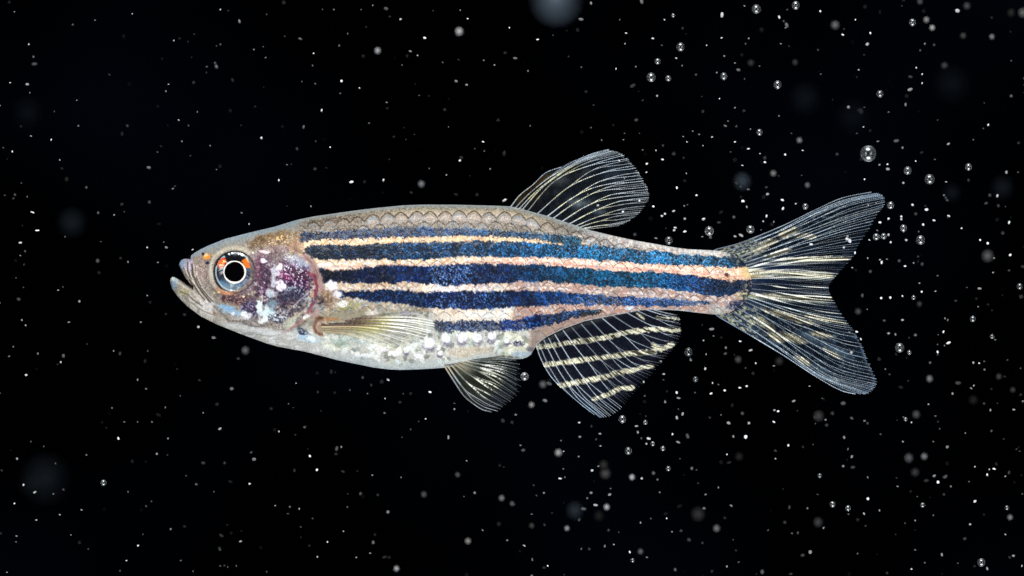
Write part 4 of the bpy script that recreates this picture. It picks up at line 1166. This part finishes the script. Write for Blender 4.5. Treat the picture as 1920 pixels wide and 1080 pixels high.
# specks: x, y, radius, brightness
SPECKS = """27,22,2,.6 178,38,1.8,.7 248,26,2,.8 413,18,2,.9 428,20,2.5,.25 449,40,4,.5 54,83,2.2,.9 326,76,2.5,.7 364,64,2.5,.3 406,86,2,.4 476,93,2,.8 64,120,4.5,.35 51,158,4,.6 56,174,2,.5 19,155,2,.9 406,125,4,.45 387,136,2.5,.25 205,140,3,.25 436,150,4,.2 363,155,3.5,.2 316,158,2,.8 311,171,2.5,.6 144,188,2,.5 102,209,2,.4 147,236,2.5,.5 58,255,2,.8 96,262,2.2,1 229,251,4,.2 335,225,2.5,.7 370,210,2,.5 341,265,2.5,.6 452,235,2.5,.25 432,208,4,.15 296,200,4,.12 232,68,4,.12 0,198,2,.6
500,27,2.5,.3 626,18,2.5,.6 677,18,2,.5 699,10,2,.7 724,16,4.5,.35 731,31,3,.25 751,36,2.8,.8 812,20,2,.3 863,19,2,.7 877,35,2.2,1 955,52,2,1 534,68,2.5,.35 563,73,3.5,.4 588,100,2.2,.9 586,123,2.5,.4 498,108,2.5,.6 636,86,3,.45 652,63,2.2,.5 681,106,4.5,.2 796,71,3.2,.9 769,96,3,.7 783,104,2.5,.8 754,122,2,.5 830,117,2.5,.35 860,112,3,.2 907,113,2.2,.7 927,122,2.4,.8 947,99,3,.3 566,153,2,.4 591,157,2.5,.4 640,152,3.2,1 638,175,2.2,.6 674,165,2.2,.9 603,207,2.8,1 725,192,2.5,.5 726,203,3,.2 855,152,3.5,.7 875,159,3,.8 786,179,2.5,.3 804,180,2.5,.2 834,206,3.5,.25 569,238,3.8,.5 692,231,2.5,.4 841,238,1.8,.5 490,259,3,.9 592,265,1.8,.4 906,266,2.5,1 777,252,2,.25 761,262,1.6,.5
1108,6,3.5,.6 1089,36,4.5,.6 1162,37,2,.4 1246,37,2,1 1203,3,5,.5 1354,28,5.5,.8 1396,11,2,.8 1008,74,2.8,.9 1174,62,2.5,.9 1172,82,2,.8 1224,72,2.8,.9 1280,53,3,.3 1353,71,2.5,.95 1404,72,2.4,.7 1398,82,2.2,.5 1325,85,2,.9 966,109,4,.5 990,133,2.8,.6 1090,126,2.5,.4 1155,129,2.3,.9 1192,125,2,.7 1241,85,2.5,.4 1268,109,2.5,.9 1279,123,2,.6 1358,105,2.5,.8 1378,118,2.2,.8 1384,131,4,.45 1391,103,4,.12 1424,124,2,.5 1305,140,3,.45 1344,136,2.3,.7 1396,148,2,.4 1186,161,5,.25 1099,172,3,.25 1232,180,2.5,.9 1349,185,2,.9 1205,188,2.5,.3 1316,181,2,.3 1318,209,3.5,.25 1378,202,2,.7 1365,227,2,.6 1360,236,3.5,.5 1193,225,4,.35 1113,197,2,.4 994,236,2,.6 1150,235,3,.2 1171,250,2,.4 1169,262,2,.7 1128,263,2.5,.6 1199,250,1.8,.4 1299,246,2,.6 1311,252,2.3,.7 1281,256,2,.7 1288,266,2.2,.9 1335,257,2.2,.9 1378,266,2.5,.9 1407,242,1.8,.7 1037,66,2.5,.3 1066,106,2.5,.25
1461,32,3.4,.9 1476,18,2.5,.4 1475,47,5,.45 1473,52,2.5,.7 1538,21,2.8,1 1604,37,2.2,.9 1580,65,2.5,1 1632,62,2.8,.9 1626,83,4,.8 1464,82,2.2,.8 1734,82,2.6,.8 1795,20,5,.8 1539,139,2.2,.4 1610,131,2.5,.8 1718,127,2.5,.9 1729,139,2.4,.9 1729,156,2.4,.9 1707,144,4,.3 1706,168,5,.6 1698,196,3.8,.6 1591,201,4,.7 1621,201,2,.4 1666,210,1.8,.8 1619,238,2.3,.9 1606,250,2,.4 1484,250,2.4,.4 1646,265,3,.6 1681,264,5,.4 1896,180,3.2,.4 1896,114,2.5,.3 1853,234,2.5,1 1825,262,2,.5 1758,225,1.8,.4 1910,268,3,.3 1561,187,2.5,.2 1650,23,4,.1 1691,11,2.5,.25
6,277,2,.5 23,284,2.5,.9 112,300,2.5,.7 116,316,3,.2 279,314,4,.45 324,354,2.8,.6 328,349,2.5,.4 394,273,2.2,.7 406,318,2,.5 357,292,2,.3 302,274,3,.2 125,336,5,.15 9,366,2,.5 28,365,3,.35 25,372,3,.25 51,369,2.5,.5 61,398,3,1 70,432,3,1 280,379,3.5,.3 184,399,3,.4 214,403,2.5,.8 233,397,2,.3 453,399,2.8,.6 467,420,2.2,.9 42,423,2.5,.2 38,455,3.4,.9 47,471,3,.5 38,479,2,.7 45,496,2.5,.35 122,444,2.2,.4 276,464,2.6,.9 307,454,2,.5 312,464,3.5,.55 361,468,2.5,.9 183,489,4.5,.3 240,491,2.8,.6 226,484,3,.25 296,492,2.2,.8 30,521,2,.4 118,538,2,.4 189,453,2,.4 298,420,4,.12 44,539,2,.4
557,279,3.5,.3 619,276,2.3,.9 538,309,2.2,.6 546,308,2.2,.3 523,338,2.8,.9 659,341,4.3,.9 719,338,3.3,.95 583,387,2.3,.8 538,387,2.5,.25 612,315,2.5,.25 771,361,3,.3 837,328,2.3,.7 805,316,2.2,.6 730,299,2.2,.3 862,301,2.8,.95 890,279,2,.5 919,317,2.4,.7 945,288,5,.25 946,376,4.5,1 855,365,4,.2 881,330,2,.2
1205,281,2,.7 1230,282,2.2,.9 1243,273,3,.3 1318,273,2,.7 1370,285,2,.5 1403,279,2.6,.95 1425,288,2.2,.8 1434,296,4,.25 1434,304,2.6,.95 1472,290,2.8,.95 1505,282,2.4,.9 1242,299,2.6,1 1213,307,3,1 1212,323,2.4,.9 1392,310,2.3,.9 1287,325,2,.8 1284,339,3,.2 1269,352,2.8,1 1306,366,2.8,.95 1460,330,2.5,.25 1503,329,2,.4 1438,351,2.5,.25 1439,364,4,.8 1389,350,2.4,.5 1403,355,3,.4 1381,343,3,.3 1393,377,3.8,.9 1400,388,2.8,.8 1225,387,3,1 1283,386,2.4,.6 1289,384,2.2,.5 1263,396,2.8,.9 1247,401,2.8,.9 1241,405,2.8,.9 1284,410,3.2,.7 1319,411,3.8,.9 1376,407,3.5,.4 1348,417,3.2,.25 1437,405,3.2,.9 1431,415,2.7,.8 1427,431,2.4,.4 1451,416,2.8,.6 1492,382,2.3,.9 1266,427,3,.9 1264,432,3.3,.9 1249,428,2,.4 1284,434,3.5,.9 1317,444,2.8,.7 1332,445,4,.5 1378,443,3,.7 1389,441,4.5,.7 1230,447,3,.8 1467,375,3.5,1 1468,391,3.7,1 1352,398,4,.15
1607,250,2,.4 1692,277,3.2,.6 1717,302,2.2,.9 1728,286,3,.25 1753,299,2.6,.4 1778,270,3.2,.8 1649,309,2.4,.8 1664,308,2.6,.9 1665,317,4.5,.6 1621,336,2.6,.9 1694,343,3,.7 1774,341,2.4,.8 1816,338,3.2,.3 1887,323,3.5,.8 1909,323,2.8,.3 1770,366,2.8,.7 1773,371,3,.4 1856,366,3.5,.3 1870,367,3.4,.9 1849,381,3.5,.35 1711,384,3.2,.9 1737,393,3.8,1 1735,386,2.5,.3 1717,401,3.4,.3 1779,405,3.2,.95 1690,406,3,.9 1690,411,3,.8 1666,410,3,.95 1751,413,3,.9 1892,417,3.2,.9 1650,417,3.3,.9
1645,432,2.5,.6 1666,440,3.5,.7 1630,450,2.3,.9 1670,454,2.8,.9 1699,450,3,.8 1731,421,3,.9 1803,428,2.6,.9 1838,450,2.8,.9 1852,456,3.4,1 1603,474,2.8,1 1627,484,2.5,.7 1650,487,2.6,.8 1653,492,3.3,1 1663,486,2.3,.7 1686,489,3.2,.4 1697,499,2.8,1 1713,493,2.2,.8 1729,495,3.5,.35 1598,502,2.2,.8 1632,509,3.5,.4 1758,517,2.3,.5 1724,531,2.5,.6 1728,547,2.8,.9 1754,546,2.5,.8 1692,555,2.5,.9 1669,558,3.2,1 1652,559,3,.95 1617,554,3.5,.4 1626,580,2,.7 1658,601,3,.35 1692,600,3,.7 1772,597,2.2,.7 1777,600,2.6,.5 1813,539,2.5,.4 1837,541,4,.8 1792,564,3,.3 1834,575,2.2,.8 1864,484,2.6,.8 1894,478,3.3,.9 1862,511,2.4,.7 1892,507,3,.3 1860,582,2,.3 1918,500,4,.25
1588,448,4,.9 1593,452,5,.95 1589,443,3,.8 1582,464,3,.8 1521,458,3.6,.9 1628,385,2.5,.8 1643,381,2.2,.7 1161,301,2.5,.9 1171,335,2,.8 1199,376,3,.9 1121,385,3,.8 1168,397,3,1 1116,393,2.5,.6 1102,364,2,.6
1666,625,3,.8 1679,627,3,.6 1716,628,3.8,.6 1769,622,2.8,.9 1778,643,4.5,.9 1771,648,2.5,.5 1758,646,2,.5 1758,660,3,.9 1744,680,3.2,.5 1796,718,5,.3 1786,738,3,.7 1660,692,2.5,.5 1668,702,2.6,.3 1703,714,2.5,.25 1700,671,2.5,.2 1689,726,4,.15 1741,758,2.4,.7 1754,780,2.5,.5 1694,782,2.2,.5 1709,792,2.6,.8 1597,784,3.5,.45 1621,789,3,.6 1581,756,5,.35 1825,680,3.2,.8 1836,681,2.6,.9 1846,693,3,.6 1821,728,2.8,.6 1826,723,2.5,.8 1884,706,3,.2 1889,675,2.5,.3 1866,637,2.6,.6 1857,769,3,.7 1901,768,2.8,.8 1918,752,2.5,.6 1870,756,2.5,.2 1762,804,2,.4 1859,808,3,.4 1914,740,3,.25 1606,622,3,.9 1614,636,2.6,1 1596,661,4,.8 1593,623,2.5,.6
1334,617,4.5,.7 1338,630,2.2,.7 1319,638,2.6,.9 1388,640,2.6,.95 1295,674,3.8,.7 1324,664,2.4,.8 1361,652,3.4,.5 1360,663,3.2,.4 1407,657,3.8,.8 1377,665,2,.3 1417,681,2.6,.9 1451,686,2.6,.8 1398,690,2,.5 1412,700,3.5,.2 1239,677,2.8,.8 1244,701,2.8,.9 1244,712,2.4,.4 1322,691,3.3,1 1207,716,2.8,.8 1336,718,2.6,.9 1347,721,2.4,.4 1387,727,2.8,.9 1400,724,2.8,.9 1359,732,3,1 1333,738,3,.9 1269,736,3.3,.9 1272,746,3.5,.7 1247,753,3.5,.8 1303,736,2.4,.4 1209,742,3,.5 1518,724,2,.8 1452,769,2.8,.8 1459,771,3,.9 1488,752,3.4,.6 1495,770,2,.3 1451,791,2.8,1 1542,747,2.6,.4 1548,787,2.6,.7 1550,797,4,.3 1529,794,2,.4 1280,776,4,.6 1269,783,3.5,.8 1272,767,2.5,.3 1352,778,2.3,.5 1366,793,4.5,.7 1392,775,3.8,.4 1404,793,3,.9 1331,783,3,.3 1373,760,4,.15 1211,780,1.8,.6
109,544,2.4,.8 35,561,4,.35 149,565,3.2,.6 0,568,2,.5 276,554,2,.7 41,600,2.4,.8 48,610,2.4,.8 129,604,2.5,.8 264,604,2.5,.6 346,590,3.5,.2 372,613,3.6,.8 401,633,4.5,.7 456,658,2,.5 25,650,2.2,.5 17,668,2.5,.5 71,663,3,.5 119,667,4,.4 114,679,2.6,.9 108,683,2.5,.2 49,703,3,.9 213,658,2.2,.6 225,663,3.5,.3 277,658,2.8,.4 272,677,4,.2 163,645,2.5,.25 68,692,3,.12 258,712,2.8,.7 274,729,3,.5 332,692,2.5,.25 374,713,3,.25 434,729,4,.45 338,742,2,.4 407,758,4,.2 381,774,2,.7 210,765,2.5,.5 310,764,2.3,.5 233,791,2.3,.6 258,791,2.2,.6 285,791,2.3,.7 297,778,5,.12 412,804,3.4,.7 0,737,2,.5
58,828,2.3,.4 82,837,2.2,.4 32,860,3.2,.6 104,869,2.6,.5 44,909,2.8,1 65,923,3.2,.9 119,918,3,.4 100,926,2.4,.8 27,944,2.4,1 112,965,2.3,.8 68,975,2.5,.8 153,956,2.8,.7 222,822,3.3,1 162,853,2.8,.6 248,865,4,.15 240,922,2.6,.5 274,949,2.8,.35 284,940,2.5,.35 294,851,3,.7 315,822,2.6,.6 314,853,2,.3 381,868,4,.25 421,868,3,.4 349,892,2,.4 368,908,3,.45 432,903,4,.15 468,907,2.8,.9 471,848,3,.4 476,861,4.5,.5 31,1005,2.6,.8 30,1016,2,.5 133,1003,2,.6 320,992,3,.6 346,987,4,.15 268,1002,2,.5 259,1023,2.5,1 237,1051,2,.9 225,1070,1.8,.6 339,1051,2.5,.4 413,1061,2.2,.4 427,1063,2.5,.3 443,1061,2.3,.4 412,1029,4,.35 451,1015,3.2,.6 415,1004,4,.2 426,984,2.5,.2 13,1073,1.8,.7 362,1071,1.8,.6 3,882,3,.2 1,1000,3,.2 401,922,2.3,.4
555,718,2,.9 596,735,3,.25 541,757,2,.4 550,764,2,.35 571,801,3,.4 523,809,2.6,.8 554,815,2,.4 581,855,3,1 594,881,3,1 631,841,4.5,.35 640,838,2.8,.7 630,851,3.2,.25 643,884,3.5,.25 552,882,3.5,.2 698,891,2.3,.6 752,895,2.5,.5 676,925,3.4,.4 652,926,2,.25 516,948,2,.8 561,954,2.7,.7 540,963,2.5,.35 586,972,2.5,.4 564,988,2.5,.35 644,996,2.3,.7 614,1016,2.4,1 595,1044,2.8,.7 580,1023,3,.2 668,1045,2.2,.8 694,1037,2.3,.7 700,1017,4,.45 703,1002,3,.3 727,960,4.4,.5 721,1044,4,.3 841,820,4,.6 852,756,2.4,.4 852,767,2.8,.6 806,735,3,1 798,785,2.6,.9 785,790,2,.35 728,712,3.6,.9 722,747,2.2,.9 721,774,3,.6 680,708,3,.35 656,731,2.8,.4 689,738,2.4,.4 696,722,3,.25 756,738,2.5,.3 770,805,2.5,.3 754,820,1.8,.4 875,864,2,.8 870,931,1.8,.4 890,924,3.6,.55 905,994,2,.8 951,1013,3,.6 983,1023,3,.7 967,777,3,.8 960,792,4,.2 976,835,2.6,.6 981,844,3.5,.35 500,1072,2.8,.3 602,770,2.5,.2 621,697,4,.2 937,872,4,.15 1029,719,5,.4 1022,751,4.5,.45
1086,792,2.8,.9 1109,799,3,.3 1125,813,3,.8 1193,799,3.2,.7 1196,810,3.3,.8 1216,822,4,.9 1212,832,2.8,.8 1269,784,3.3,.7 1261,814,2.7,.9 1271,829,3.8,.6 1289,818,4.8,.45 1405,793,2.8,.8 1398,819,4.5,.9 1375,818,3,.7 1126,836,2.5,.8 1087,819,3,.7 1052,826,2.2,.5 1057,846,2,.9 1085,856,3,.6 1122,874,3,.5 1110,882,3.3,.8 1056,879,2.5,.5 1050,897,3.4,.95 1203,897,3.2,.8 1225,887,4,.4 1297,878,3.8,.5 1306,881,2.5,.3 1363,852,2.4,.9 1367,867,4,.25 1275,860,2.2,.35 1309,906,2.4,.3 1347,914,2.8,.6 1323,927,2.8,.6 1237,923,2.7,.5 1143,927,4,.8 1145,916,2.4,.4 1108,924,3.6,.6 1101,934,3,.5 1117,947,4.5,.8 1094,954,4.6,.4 1020,924,2.5,.7 1006,929,2.8,.3 997,964,2.5,.5 1035,962,2.8,.25 1086,974,3.8,.3 1021,984,3,.3 962,945,4.5,.25 1141,994,3,.35 1201,980,2.7,.7 1250,972,2.2,.9 1260,997,2.2,.8 1277,995,3,.4 1320,953,3.8,.5 1371,948,3.2,.7 1359,971,3,.3 1292,1012,4.5,.25 1274,949,5,.12 1248,963,4,.15 1090,1029,2.5,.5 1105,1029,3,.3 1134,1024,3.2,.6 1151,1021,2,.8 1181,1035,2.8,1 1213,1045,2.8,.5 998,1049,3.2,.5 1027,1061,2.5,.9 1020,1064,3.4,.25 997,1079,3,.6 1266,1068,3.8,.35 1363,1062,3,.6 1429,1072,4.5,.45 1385,1054,2.8,.4 1335,1071,3.2,.25 1380,1032,2.4,.3 1317,1018,3,.25
1478,835,2.7,.9 1454,845,3,.4 1454,860,2.4,.8 1583,820,3.8,.6 1590,842,3,.5 1597,856,3.2,.8 1581,874,3.3,.6 1599,876,4.5,.25 1651,814,2.8,.4 1693,828,2.6,.8 1750,828,2.2,.6 1776,838,3.7,.5 1752,892,4,.5 1759,904,4,.95 1772,894,4.5,.4 1783,912,3,.5 1737,901,4.5,.2 1770,927,3,.35 1828,875,2.6,.8 1855,880,2.4,.8 1864,879,3.2,.9 1851,890,3,.9 1885,893,2.3,.8 1892,886,3.6,.25 1817,903,2,.5 1627,895,2.8,.5 1683,912,2.4,.7 1681,896,2.2,.3 1533,927,2.2,.4 1627,935,3.5,.95 1649,957,2.8,.7 1620,963,2.8,.8 1591,964,2.8,.4 1514,953,3,.5 1480,951,3.5,.35 1544,990,3,.6 1496,999,3,.45 1485,1000,2.6,.4 1519,1035,4.5,.6 1505,1041,4,.25 1608,1038,1.8,.6 1623,986,2.3,.3 1716,976,2.4,.7 1716,1031,2.8,.5 1709,1067,2.6,.9 1734,1055,2.8,.5 1766,1040,3.7,.8 1796,1056,2.5,.4 1851,1066,3.3,.7 1900,1042,3.2,.8 1893,1045,3,.3 1916,1061,2.3,.9 1885,1002,2.4,.8 1819,983,2.8,.8 1828,940,3.8,.95 1809,1010,4,.25 1750,966,2.4,.5 1697,981,2.5,.3 1720,931,1.8,.5 1917,926,2.5,.4 1845,965,3,.2 1810,812,2.4,.5 1882,823,2.5,.3 1906,842,2.5,.35 1912,846,2.5,.35 1868,870,3.5,.2 1440,994,2,.6 1483,1076,3,.3"""
SPECKS = [tuple(float(v) for v in s.split(",")) for s in SPECKS.split()]
ON_FIN = [(1588,448),(1593,452),(1589,443),(1582,464),(1521,458),(1628,385),(1643,381),(1161,301),(1171,335),(1199,376),(1121,385),(1168,397),(1116,393),(1102,364),(1606,622),(1614,636),(1596,661),(1593,623)]

def ico(sub):
    t = (1 + 5 ** .5) / 2
    v = [(-1, t, 0), (1, t, 0), (-1, -t, 0), (1, -t, 0), (0, -1, t), (0, 1, t), (0, -1, -t), (0, 1, -t), (t, 0, -1), (t, 0, 1), (-t, 0, -1), (-t, 0, 1)]
    v = [Vector(p).normalized() for p in v]
    f = [(0, 11, 5), (0, 5, 1), (0, 1, 7), (0, 7, 10), (0, 10, 11), (1, 5, 9), (5, 11, 4), (11, 10, 2), (10, 7, 6), (7, 1, 8), (3, 9, 4), (3, 4, 2), (3, 2, 6), (3, 6, 8), (3, 8, 9), (4, 9, 5), (2, 4, 11), (6, 2, 10), (8, 6, 7), (9, 8, 1)]
    for _ in range(sub):
        cache = {}; nf = []
        def mid(a, b):
            key = (min(a, b), max(a, b))
            if key not in cache:
                v.append(((v[a] + v[b]) / 2).normalized()); cache[key] = len(v) - 1
            return cache[key]
        for a, b, c in f:
            ab, bc, ca = mid(a, b), mid(b, c), mid(c, a)
            nf += [(a, ab, ca), (b, bc, ab), (c, ca, bc), (ab, bc, ca)]
        f = nf
    return np.array([tuple(p) for p in v]), np.array(f)

def speck_mat(name, attr):
    m, nt, p = new_mat(name)
    if attr:
        a = N(nt, 'ShaderNodeAttribute', attribute_name="tint"); src = a.outputs['Color']
    else:
        a = N(nt, 'ShaderNodeObjectInfo'); src = a.outputs['Color']
    tc = N(nt, 'ShaderNodeTexCoord'); nz = N(nt, 'ShaderNodeTexNoise'); nz.inputs['Scale'].default_value = 2.2
    nt.links.new(tc.outputs['Object'], nz.inputs['Vector'])
    mr = N(nt, 'ShaderNodeMapRange'); mr.inputs[3].default_value = .8; mr.inputs[4].default_value = 1.2
    nt.links.new(nz.outputs[0], mr.inputs[0])
    h = N(nt, 'ShaderNodeHueSaturation'); nt.links.new(src, h.inputs['Color']); nt.links.new(mr.outputs[0], h.inputs['Value'])
    nt.links.new(h.outputs[0], p.inputs['Base Color'])
    p.inputs['Roughness'].default_value = .5
    p.inputs['Specular IOR Level'].default_value = 0.0
    return m
M_speck = speck_mat("drifting_matter", False)
M_speck_dust = speck_mat("drifting_dust", True)

def bubble_mat():
    m = bpy.data.materials.new("air_bubble"); m.use_nodes = True
    nt = m.node_tree; nt.nodes.clear()
    out = N(nt, 'ShaderNodeOutputMaterial')
    r = N(nt, 'ShaderNodeBsdfGlossy'); r.inputs['Color'].default_value = (.92, .97, 1, 1); r.inputs['Roughness'].default_value = .30
    e = N(nt, 'ShaderNodeBsdfDiffuse'); e.inputs['Color'].default_value = (.55, .63, .68, 1)
    tr = N(nt, 'ShaderNodeBsdfTransparent')
    lw = N(nt, 'ShaderNodeLayerWeight'); lw.inputs['Blend'].default_value = .5
    rim = N(nt, 'ShaderNodeMapRange'); rim.inputs[1].default_value = .62; rim.inputs[2].default_value = .97; rim.inputs[3].default_value = 0; rim.inputs[4].default_value = .75
    nt.links.new(lw.outputs['Facing'], rim.inputs[0])
    m1 = N(nt, 'ShaderNodeMixShader')                    # pale diffuse rim stands in for light reflected inside the bubble
    nt.links.new(rim.outputs[0], m1.inputs[0]); nt.links.new(tr.outputs[0], m1.inputs[1]); nt.links.new(e.outputs[0], m1.inputs[2])
    cr = N(nt, 'ShaderNodeValToRGB')                      # shine grows towards the rim, as in air under water
    for e_, (p_, v_) in zip([cr.color_ramp.elements[0], cr.color_ramp.elements[1], cr.color_ramp.elements.new(.15), cr.color_ramp.elements.new(.05)], ((0, .04), (.5, 1), (.15, .7), (.05, .08))):
        e_.position = p_; e_.color = (v_, v_, v_, 1)
    nt.links.new(lw.outputs['Facing'], cr.inputs[0])
    mx = N(nt, 'ShaderNodeMixShader'); nt.links.new(cr.outputs[0], mx.inputs[0])
    nt.links.new(m1.outputs[0], mx.inputs[1]); nt.links.new(r.outputs[0], mx.inputs[2])
    nt.links.new(mx.outputs[0], out.inputs[0])
    return m
M_bubble = bubble_mat()

bs, bf = ico(4)
bubble_me = make_mesh("air_bubble", bs, bf, M_bubble)
ls, lf = ico(2)
speck_mes = []
for q in range(5):
    k = 1 + (fbm(ls[:, 0] * 1.3 + q * 9 + 5, ls[:, 1] * 1.3 + ls[:, 2] * .9 + 20, q) - .5) * .7
    speck_mes.append(make_mesh("speck", ls * k[:, None], lf, M_speck))
disc_me = make_mesh("soft_speck", ls, lf, M_speck)

def region(x, y):
    """where a drifting thing is, told by the fish"""
    if x < 320 or x >= 1660:
        h = "ahead of the snout" if x < 320 else "right of the tail fin"
        v = "near top edge" if y < 130 else "in upper water" if y < 400 else "at mid height" if y < 640 else "in lower water" if y < 930 else "near bottom edge"
        return v + ", " + h
    h = "the head" if x < 620 else "the belly" if x < 960 else "the dorsal fin's column" if x < 1250 else "the tail root" if x < 1450 else "the tail fin"
    if y < 500: v = "high above" if y < 130 else "well above" if y < 290 else "just above"
    else: v = "just below" if y < 760 else "well below" if y < 930 else "far below"
    return v + " " + h.replace("the dorsal fin's column", "the dorsal fin" if y < 500 else "the anal fin")

ORD = ["first", "second", "third", "fourth", "fifth", "sixth", "seventh", "eighth", "ninth", "tenth", "eleventh", "twelfth", "thirteenth", "fourteenth", "fifteenth", "sixteenth", "seventeenth", "eighteenth", "nineteenth", "twentieth"]
NAMED = {}
def name_later(o, look, x, y):
    NAMED.setdefault((look, region(x, y)), []).append((x, o))
def name_all():
    """one label for each: its look, its place by the fish and its rank from the left"""
    for (look, reg), lst in NAMED.items():
        lst.sort(key=lambda q: q[0])
        for i, (x, o) in enumerate(lst):
            if len(lst) == 1: o["label"] = "%s floating %s" % (look, reg)
            else: o["label"] = "%s from left of %ss %s" % (ORD[min(i, 19)], look, reg)

def at_depth(x, y, d):
    f = (D + d) / D
    return ((x - 960) * S * f, d, (540 - y) * S * f), f

# bubbles: each a thing of its own, told apart by size and by its place in its cluster
br = random.Random(3)
for (x, y, r) in BUBBLES:
    d = br.uniform(-.35, .25) if not (1330 < x < 1660 and 350 < y < 745) else -.3
    if (x, y) == (983.7, 706): d = -.3
    loc, f = at_depth(x, y, d)
    o = link("air_bubble", bubble_me)
    rr = r * S * f * .93
    o.location = loc
    o.scale = (rr, rr * br.uniform(.96, 1.04), rr * br.uniform(1.0, 1.1))
    size = "largest" if r > 12 else "big" if r >= 8 else "mid-sized" if r >= 6 else "small"
    name_later(o, size + " shiny air bubble", x, y)
    o["category"] = "bubble"; o["group"] = "air bubbles drifting in the water"

sr = random.Random(5)
def tone(b, warm=0.0):
    v = min(1.0, max(0.0, b) ** 2.0 * 1.1)
    return (v * (1 + warm), v * 1.0, v * (1.04 - warm), 1)

# things too soft to read lie well in front of the plane of focus
coc = lambda d: (cam_d.lens * 1e-3 / cam_d.dof.aperture_fstop / 2) * abs(d) / (D + d) / S    # radius of the blur in pixels
def depth_for(c, sign):
    A = cam_d.lens * 1e-3 / cam_d.dof.aperture_fstop / 2 / S
    k = min(c / A, .85)
    return -k * D / (1 + k) if sign < 0 else k * D / (1 - k)
items = []
for (x, y, r, b) in SOFT:
    items.append((r * math.sqrt(b), 'soft', x, y, r, b))
for (x, y, r, b) in SPECKS:
    items.append((r * math.sqrt(b), 'speck', x, y, r, b))
items.sort(key=lambda q: -q[0])
dust_v, dust_f, dust_c = [], [], []
vo = 0
for n, (w, kind, x, y, r, b) in enumerate(items):
    if kind == 'soft':
        q_ = .62 if r < 12 else .8
        d = depth_for(r * q_, -1 if (r > 14 or sr.random() < .55) else 1)
        if d > 6: d = depth_for(r * .62, -1)
        rad = r * (.72 if r < 12 else .62); bb = b * (1.0 if r < 12 else 1.15 if b > .3 else 1.5)
        shape = disc_me; sc = (1, 1, 1)
    else:
        onfin = (int(x), int(y)) in ON_FIN
        fuzzy = b < .5 and r >= 3
        d = sr.uniform(-.25, -.12) if onfin else (sr.choice((-1, 1)) * sr.uniform(.5, 1.1) if fuzzy else sr.uniform(-.3, .4))
        if 1330 < x < 1670 and 350 < y < 750 and not onfin: d = -abs(d) - .1
        rad = r * (.74 if fuzzy else .68); bb = min(b * sr.uniform(.6, .9) if b < .86 else b * sr.uniform(.85, 1.05), 1.0)
        shape = sr.choice(speck_mes); e = sr.uniform(.75, 1.5); sc = (e, 1, 1 / e)
        if (x, y) in ((61, 398), (70, 432)): sc = (1.9, .7, .6)
        if (x, y) in ((1354, 28), (1461, 32)): sc = (.8, .8, 1.35)
    loc, f = at_depth(x, y, d)
    rr = rad * S * f
    rot = sr.uniform(-.5, .5)
    warm = sr.uniform(-.05, .04)
    if n < 285:
        o = link("soft_speck" if kind == 'soft' else "speck", shape)
        o.location = loc; o.scale = tuple(rr * q for q in sc); o.rotation_euler = (0, rot, 0)
        o.color = tone(bb, -.25 if (kind == 'soft' and r > 12) else warm)
        look = ("large faint round blur" if r > 14 else "soft grey blur") if kind == 'soft' else ("bright white" if b >= .8 else "pale grey" if b >= .5 else "dim grey") + " speck"
        name_later(o, look, x, y)
        o["category"] = "speck"
        o["group"] = "soft blurs out of focus in the water" if kind == 'soft' else "specks drifting in the water"
    else:
        q = ls if r > 3 else bs[:12]
        ff = lf if r > 3 else ico(0)[1]
        c_, s_ = math.cos(rot), math.sin(rot)
        p = q * np.array(sc) * rr
        p = np.stack([p[:, 0] * c_ + p[:, 2] * s_, p[:, 1], -p[:, 0] * s_ + p[:, 2] * c_], -1) + np.array(loc)
        dust_v.append(p); dust_f.append(ff + vo); vo += len(p)
        dust_c.append(np.repeat(np.array([tone(bb, warm)[:3]]), len(p), 0))
# faintest dust that nobody could count
i0v, i0f = ico(0)
for k in range(420):
    x = sr.uniform(-80, 2000); y = sr.uniform(-80, 1160)
    if sr.random() > .45 + .5 * (x / 1920): continue
    d = sr.uniform(-1.2, 2.5) ; r = sr.uniform(.9, 2.2); b = sr.choice((.10, .15, .2, .28, .36))
    if 300 < x < 1660 and 270 < y < 790: d = sr.uniform(.4, 2.5)
    loc, f = at_depth(x, y, d)
    p = i0v * r * S * f + np.array(loc)
    dust_v.append(p); dust_f.append(i0f + vo); vo += len(p); dust_c.append(np.repeat(np.array([tone(b, sr.uniform(-.05, .03))[:3]]), len(p), 0))
o = link("fine_dust", make_mesh("fine_dust", np.concatenate(dust_v), np.concatenate(dust_f), M_speck_dust, np.concatenate(dust_c)))
o["label"] = "fine pale dust scattered all through the dark water round the fish"
o["category"] = "dust"; o["kind"] = "stuff"
name_all()
